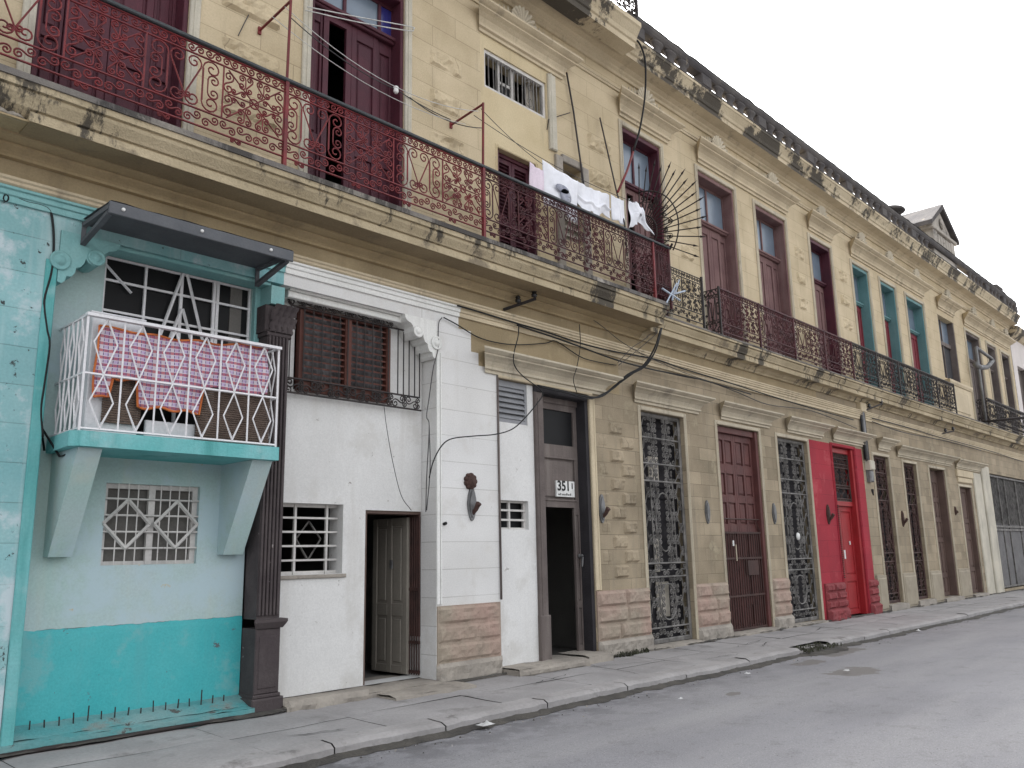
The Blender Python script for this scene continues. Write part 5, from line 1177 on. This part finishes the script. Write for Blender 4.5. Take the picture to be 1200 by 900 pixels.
# ------------------------------------------------------------------ ground, road, pavement, kerb
KY = -1.8
ZRD = -.16
def edge(x): return KY+.05*noise.noise((x*.9, 3.1, 0))+.035*noise.noise((x*3.3, 1.7, 0))+.02*noise.noise((x*9, 5, 0))
def ground_mats():
    # road: dusty worn asphalt with damp patches by the gutter, faint tracks
    m = bpy.data.materials.new('asphalt'); m.use_nodes = True; N, L = m.node_tree.nodes, m.node_tree.links; b = N['Principled BSDF']
    geo = N.new('ShaderNodeNewGeometry')
    def nz(sc, det=6, ro=.6, stretch=None):
        n = N.new('ShaderNodeTexNoise'); n.inputs['Scale'].default_value = sc; n.inputs['Detail'].default_value = det; n.inputs['Roughness'].default_value = ro
        if stretch:
            mp = N.new('ShaderNodeMapping'); mp.inputs['Scale'].default_value = stretch; L.new(geo.outputs['Position'], mp.inputs[0]); L.new(mp.outputs[0], n.inputs[0])
        else: L.new(geo.outputs['Position'], n.inputs[0])
        return n.outputs['Fac']
    def mr(f, a, c, lo=0, hi=1):
        n = N.new('ShaderNodeMapRange'); n.inputs[1].default_value = a; n.inputs[2].default_value = c; n.inputs[3].default_value = lo; n.inputs[4].default_value = hi; L.new(f, n.inputs[0]); return n.outputs[0]
    def mix(f, a, c, mode='MIX'):
        q = N.new('ShaderNodeMix'); q.data_type = 'RGBA'; q.blend_type = mode
        for s, v in ((q.inputs[0], f), (q.inputs[6], a), (q.inputs[7], c)):
            if hasattr(v, 'links'): L.new(v, s)
            elif isinstance(v, (int, float)): s.default_value = v
            else: s.default_value = (*v, 1)
        return q.outputs[2]
    def mul(a, c):
        n = N.new('ShaderNodeMath'); n.operation = 'MULTIPLY'
        for s, v in ((n.inputs[0], a), (n.inputs[1], c)):
            if hasattr(v, 'links'): L.new(v, s)
            else: s.default_value = v
        return n.outputs[0]
    col = mix(mr(nz(.5, 6), .35, .65), (.255, .252, .266), (.215, .212, .224))
    col = mix(mr(nz(.35, 5, .6, (.35, 2.2, 1)), .42, .66), col, (.29, .285, .292))
    col = mix(mr(nz(60, 3), .35, .75), col, mix(1.0, col, (.72, .72, .72), 'MULTIPLY'))
    col = mix(mr(nz(7, 6, .7), .60, .70), col, mix(1.0, col, (.8, .78, .76), 'MULTIPLY'))
    # grit, tar specks, hairline cracks and older repairs
    col = mix(mr(nz(110, 2, .5), .60, .66), col, mix(1.0, col, (1.45, 1.42, 1.38), 'MULTIPLY'))
    col = mix(mr(nz(34, 3, .6), .66, .70), col, mix(1.0, col, (.45, .44, .44), 'MULTIPLY'))
    col = mix(mul(mr(nz(2.6, 8, .75), .56, .62), .5), col, mix(1.0, col, (.78, .77, .76), 'MULTIPLY'))
    # dark damp blotches near the kerb
    sx = N.new('ShaderNodeSeparateXYZ'); L.new(geo.outputs['Position'], sx.inputs[0])
    near = mr(sx.outputs[1], -3.0, -1.9)
    damp = mul(mul(mr(nz(2.1, 7, .7), .46, .56), near), mr(sx.outputs[0], 13, 4, .25, .9))
    col = mix(damp, col, (.085, .083, .087))
    pat = None
    for cx, cy, rx, ry in ((12.9, -3.35, .75, .33), (15.3, -2.2, .8, .25), (13.6, -2.35, .5, .2), (10.1, -2.95, .16, .08)):
        vm = N.new('ShaderNodeVectorMath'); vm.operation = 'SUBTRACT'; vm.inputs[1].default_value = (cx, cy, ZRD); L.new(geo.outputs['Position'], vm.inputs[0])
        v2 = N.new('ShaderNodeVectorMath'); v2.operation = 'MULTIPLY'; v2.inputs[1].default_value = (1/rx, 1/ry, 0); L.new(vm.outputs[0], v2.inputs[0])
        ln = N.new('ShaderNodeVectorMath'); ln.operation = 'LENGTH'; L.new(v2.outputs[0], ln.inputs[0])
        a = N.new('ShaderNodeMath'); a.operation = 'ADD'; L.new(ln.outputs['Value'], a.inputs[0]); L.new(mr(nz(3.5, 5, .65), .3, .7, -.5, .5), a.inputs[1])
        g = mr(a.outputs[0], .95, .8); pat = g if pat is None else (lambda p, q: (lambda n: (L.new(p, n.inputs[0]), L.new(q, n.inputs[1]), n.outputs[0])[2])(N.new('ShaderNodeMath')))(pat, g)
    col = mix(mul(pat, .75), col, (.14, .128, .115))
    L.new(col, b.inputs['Base Color']); b.inputs['Roughness'].default_value = .85; b.inputs['Specular IOR Level'].default_value = .25
    bp = N.new('ShaderNodeBump'); bp.inputs['Strength'].default_value = .35; bp.inputs['Distance'].default_value = .015; L.new(nz(45, 6, .7), bp.inputs['Height']); L.new(bp.outputs[0], b.inputs['Normal'])
    MATS['asphalt'] = m
ground_mats()
mat('pavement', (.34, .328, .325), (.27, .26, .258), 1.2, courses=None, bump=.35, bscale=30, grime=((.14, .13, .125), .55, .57, 1.6), chips=((.1, .095, .09), .7, 5), streak=None)
mat('kerb_stone', (.35, .335, .33), (.28, .268, .263), 1.6, bump=.5, bscale=24, grime=((.12, .11, .105), .7, .58, 2.2))
mat('gutter_dirt', (.05, .047, .043), (.085, .078, .068), 5, bump=.8, bscale=30, grime=((.11, .1, .085), .6, .6, 6))
mat('crack', (.02, .019, .018), None, 5, bump=.3)
mat('earth', (.16, .15, .14), (.12, .115, .11), .1)
b = nb('earth'); b.add([(-400, -400, -.30), (600, -400, -.30), (600, 400, -.30), (-400, 400, -.30)], [(0,1,2,3)]); struct(b.build('ground', loc=(0, 0, -.3)))
b = nb('asphalt')
def road(u, v):
    x = -30+120*u; y = -12+(edge(x)-.03+12)*v
    return (x, y, ZRD+.02*noise.noise((x*.35, y*.5, 2))+.05*(1-((y+7)/5.2)**2))
b.grid(road, 700, 36); struct(b.build('road', loc=(0, -7, ZRD)))
# pavement flags with real joints, tilted a little each, and kerb stones
b = nb('pavement'); x = -6.0; random.seed(11)
flags = []
while x < 58:
    w = random.uniform(1.25, 1.75); ym = -.78+random.uniform(-.06, .06)
    for y0, y1 in ((-1.5, ym), (ym, .02)): flags.append((x, x+w, y0, y1, random.uniform(-.006, .006), random.uniform(-.006, .006)))
    x += w
for x0, x1, y0, y1, t1, t2 in flags:
    g = .004
    def fn(u, v):
        xx = x0+g+(x1-x0-2*g)*u; yy = y0+g+(y1-y0-2*g)*v
        e = min(u*(x1-x0), (1-u)*(x1-x0), v*(y1-y0), (1-v)*(y1-y0))
        return (xx, yy, -.0+.025*yy+t1*(u-.5)+t2*(v-.5)+.008*noise.noise((xx*2, yy*2, 0))-(.012 if e < .01 else 0))
    b.grid(fn, 10, 8)
b.use('crack'); b.quad((-6, -1.5, -.055), (58, -1.5, -.055), (58, .02, -.03), (-6, .02, -.03))
struct(b.build('pavement', loc=(20, -.7, 0)))
b = nb('kerb_stone'); x = -6.0
while x < 58:
    w = random.uniform(1.1, 1.9); dz = random.uniform(-.012, .008); g = .008
    skip = 14.6 < x+w/2 < 15.9
    n = 24
    def top(u, v):
        xx = x+g+(w-2*g)*u; yy = -1.5+(edge(xx)+1.5)*v
        zz = -.042+.01*(1-v)+dz+.01*noise.noise((xx*5, yy*6, 1))-(.03 if v > .85 else 0)
        if skip: zz -= .05+.05*noise.noise((xx*4, yy*4, 3))
        return (xx, yy, zz)
    b.grid(top, n, 5)
    b.grid(lambda u, v: (x+g+(w-2*g)*u, edge(x+g+(w-2*g)*u)-.004*v, top(u, 1)[2]-.13*v), n, 2); x += w
b.use('crack'); b.quad((-6, -1.75, -.12), (58, -1.75, -.12), (58, -1.49, -.1), (-6, -1.49, -.1)); struct(b.build('kerb', loc=(20, -1.65, 0)))
b = nb('gutter_dirt')
def gut(u, v):
    x = -6+64*u; wv = .15+.12*noise.noise((x*1.3, 0, 0))+.07*noise.noise((x*5, 2, 0)); wv = max(.02, wv)
    y0 = edge(x); y1 = y0-wv
    if 14.3 < x < 16.2: y1 -= .25*math.sin(PI*(x-14.3)/1.9)
    y = y0+(y1-y0)*v; yr = y
    return (x, y, ZRD+.05*(1-((yr+7)/5.2)**2)+.02*noise.noise((x*.35, yr*.5, 2))+.03*(1-v)+.012*noise.noise((x*12, y*12, 0))*(1-v)+.004)
b.grid(gut, 900, 4)
def mound(u, v):
    x = 14.2+2.1*u; y = -2.15+.95*v; k = math.sin(PI*u)**.6*math.sin(PI*v)**.6
    return (x+.1*noise.noise((u*5, v*5, 0)), y+.15*noise.noise((u*4, v*3, 7)), -.19+.11*k+.05*k*noise.noise((x*6, y*7, 4)))
b.grid(mound, 60, 30); struct(b.build('gutter', loc=(20, -1.9, ZRD)))
# cracks across the flags by the numbered door
b = nb('crack')
def crack(p, q, n=14, w=.008):
    p, q = Vector((*p, 0)), Vector((*q, 0)); d = (q-p); s_ = Vector((-d.y, d.x, 0)).normalized(); L_ = []; R_ = []
    for i in range(n+1):
        c = p.lerp(q, i/n)+s_*.06*noise.noise((p.x*3+i*.4, p.y, 0)); ww = w*(.4+abs(noise.noise((i*.7, p.x, 2)))*2)*(1 if 0 < i < n else .1)
        z = .025*c.y+.012; L_.append((c.x+s_.x*ww, c.y+s_.y*ww, z)); R_.append((c.x-s_.x*ww, c.y-s_.y*ww, z))
    b.add(L_+R_, [(i, i+1, n+2+i, n+1+i) for i in range(n)])
for p, q in (((10.4, -.3), (10.2, -1.45)), ((10.2, -.5), (11.6, -.9)), ((9.3, -.45), (10.4, -.35)), ((8.6, -.9), (9.5, -.7)), ((12.2, -1.3), (13.1, -1.4)), ((13.9, -.9), (15.2, -.7)), ((14.2, -1.2), (15.0, -.95)), ((4.7, -1.2), (5.3, -1.35)), ((17.5, -.7), (18.4, -.5)), ((29.5, -.5), (31, -.7))): crack(p, q)
b.use('gutter_dirt')
def foot(u, v):
    x = 2.3+40*u; wv = max(.012, .05+.09*noise.noise((x*1.1, 6, 0))+.05*noise.noise((x*4, 3, 0)))
    y = -.005-.075-wv*v; return (x, y, .025*y+.018+.02*(1-v)+.008*noise.noise((x*9, y*9, 0)))
b.grid(foot, 900, 2)
struct(b.build('pavement_cracks', loc=(12, -.7, 0)))
b = nb('grey_wood'); b.tube([(8.885, -.015, 4.36), (8.885, -.02, 1.03)], .016, 6); tag(b.build('pipe'), 'thin brown strip running down between the white pier and the slim white panel', 'pipe')  # narrow brown tube drawn as the dark line along this edge
b = nb('iron_black'); b.tube([(2.2, -.09, .015), (4.75, -.09, .02)], .022, 6); tag(b.build('pipe'), 'dark pipe lying along the foot of the turquoise wall', 'pipe')
# weeds
def weeds(x0, x1, y0, y1, z, n, h, label):
    b = nb('leaf_green')
    for _ in range(n):
        x, y = random.uniform(x0, x1), random.uniform(y0, y1); a = random.uniform(0, 2*PI); hh = h*random.uniform(.4, 1); w = random.uniform(.006, .016); t = random.uniform(.2, .7)*hh
        c, s_ = math.cos(a), math.sin(a)
        b.add([(x-s_*w, y+c*w, z), (x+s_*w, y-c*w, z), (x+c*t*.5+s_*w, y+s_*t*.5-c*w, z+hh*.7), (x+c*t*.5-s_*w, y+s_*t*.5+c*w, z+hh*.7), (x+c*t, y+s_*t, z+hh)], [(0,1,2,3),(3,2,4)])
    o = b.build('weeds'); o['kind'] = 'stuff'; return tag(o, label, 'weeds')
weeds(11.05, 12.3, -.17, -.05, -.02, 260, .11, 'low weeds at the foot of the pier right of the numbered door')
weeds(14.5, 15.9, -1.95, -1.5, -.11, 260, .08, 'dark weeds in the broken kerb before the brown coffered door')
# litter on the road
for i, (x, y, s_, lab) in enumerate(((11.6, -2.35, .05, 'crumpled pale paper scrap on the road by the broken kerb'), (9.2, -2.75, .03, 'small white pebble-like scrap on the road left of the damp patch'), (12.7, -3.35, .05, 'pale scrap lying in the damp patch on the road'), (6.6, -2.0, .09, 'pale flattened wrapper in the gutter before the white pier'), (19.5, -2.1, .06, 'pale scrap in the gutter before the red pier'))):
    b = nb('litter_pale'); b.grid(lambda u, v: (x+s_*(u-.5)*2, y+s_*(v-.5)*1.4, -.10+.03*s_/.05*(.5+noise.noise((u*3+i, v*3, i)))*math.sin(PI*u)*math.sin(PI*v)), 6, 6); tag(b.build('litter'), lab, 'litter', 'scraps of litter')

b = nb('gutter_dirt'); b.use('kerb_stone'); random.seed(5)
for _ in range(420):
    x = random.uniform(2.5, 30); y = edge(x)-.05-abs(random.gauss(0, .22)); s_ = random.uniform(.006, .02); z = ZRD+.05*(1-((y+7)/5.2)**2)+.02*noise.noise((x*.35, y*.5, 2))
    b.use(random.choice(('kerb_stone', 'gutter_dirt', 'gutter_dirt', 'grey_base'))); a = random.random()*3
    P = [(x+s_*math.cos(a+q*1.57)*random.uniform(.7, 1.3), y+s_*math.sin(a+q*1.57)*random.uniform(.7, 1.3), z-.004) for q in range(4)]+[(x, y, z+s_*random.uniform(.5, 1))]
    b.add(P, [(0,1,4),(1,2,4),(2,3,4),(3,0,4)])
o = b.build('gravel'); o['kind'] = 'stuff'; tag(o, 'loose grit and pebbles scattered along the gutter', 'gravel')
# ------------------------------------------------------------------ light
SUN_EL, SUN_AZ = math.radians(46), math.radians(28)     # azimuth clockwise from +y (north)
W = bpy.data.worlds.new('World'); S.world = W; W.use_nodes = True; N, L = W.node_tree.nodes, W.node_tree.links
sky = N.new('ShaderNodeTexSky'); sky.sky_type = 'NISHITA'; sky.sun_disc = False; sky.sun_elevation = SUN_EL; sky.sun_rotation = SUN_AZ; sky.air_density = 1.0; sky.dust_density = 6.0; sky.ozone_density = 1.0
hs = N.new('ShaderNodeHueSaturation'); hs.inputs['Saturation'].default_value = .14; L.new(sky.outputs[0], hs.inputs['Color']); L.new(hs.outputs[0], N['Background'].inputs['Color']); N['Background'].inputs['Strength'].default_value = .15
sl = bpy.data.lights.new('sun', 'SUN'); sl.energy = 1.1; sl.angle = math.radians(20); sl.color = (1, .96, .9)
so = bpy.data.objects.new('sun', sl); COL.objects.link(so)
sd = Vector((math.sin(SUN_AZ)*math.cos(SUN_EL), math.cos(SUN_AZ)*math.cos(SUN_EL), math.sin(SUN_EL))); so.rotation_euler = (-sd).to_track_quat('-Z', 'Y').to_euler(); so.location = (0, 20, 40)
# ------------------------------------------------------------------ camera
cd = bpy.data.cameras.new('camera'); cd.sensor_width = 36; cd.lens = 36*FPX/1200; cd.clip_end = 2000; cd.clip_start = .05
co = bpy.data.objects.new('camera', cd); COL.objects.link(co)
M4 = Matrix((CR, CU, -_f)).transposed().to_4x4(); M4.translation = CAM; co.matrix_world = M4
S.camera = co
S.view_settings.view_transform = 'Standard'; S.view_settings.look = 'None'; S.view_settings.gamma = 1; S.view_settings.use_curve_mapping = False
S.view_settings.exposure = 2.1
S.render.resolution_x, S.render.resolution_y = 1024, 768
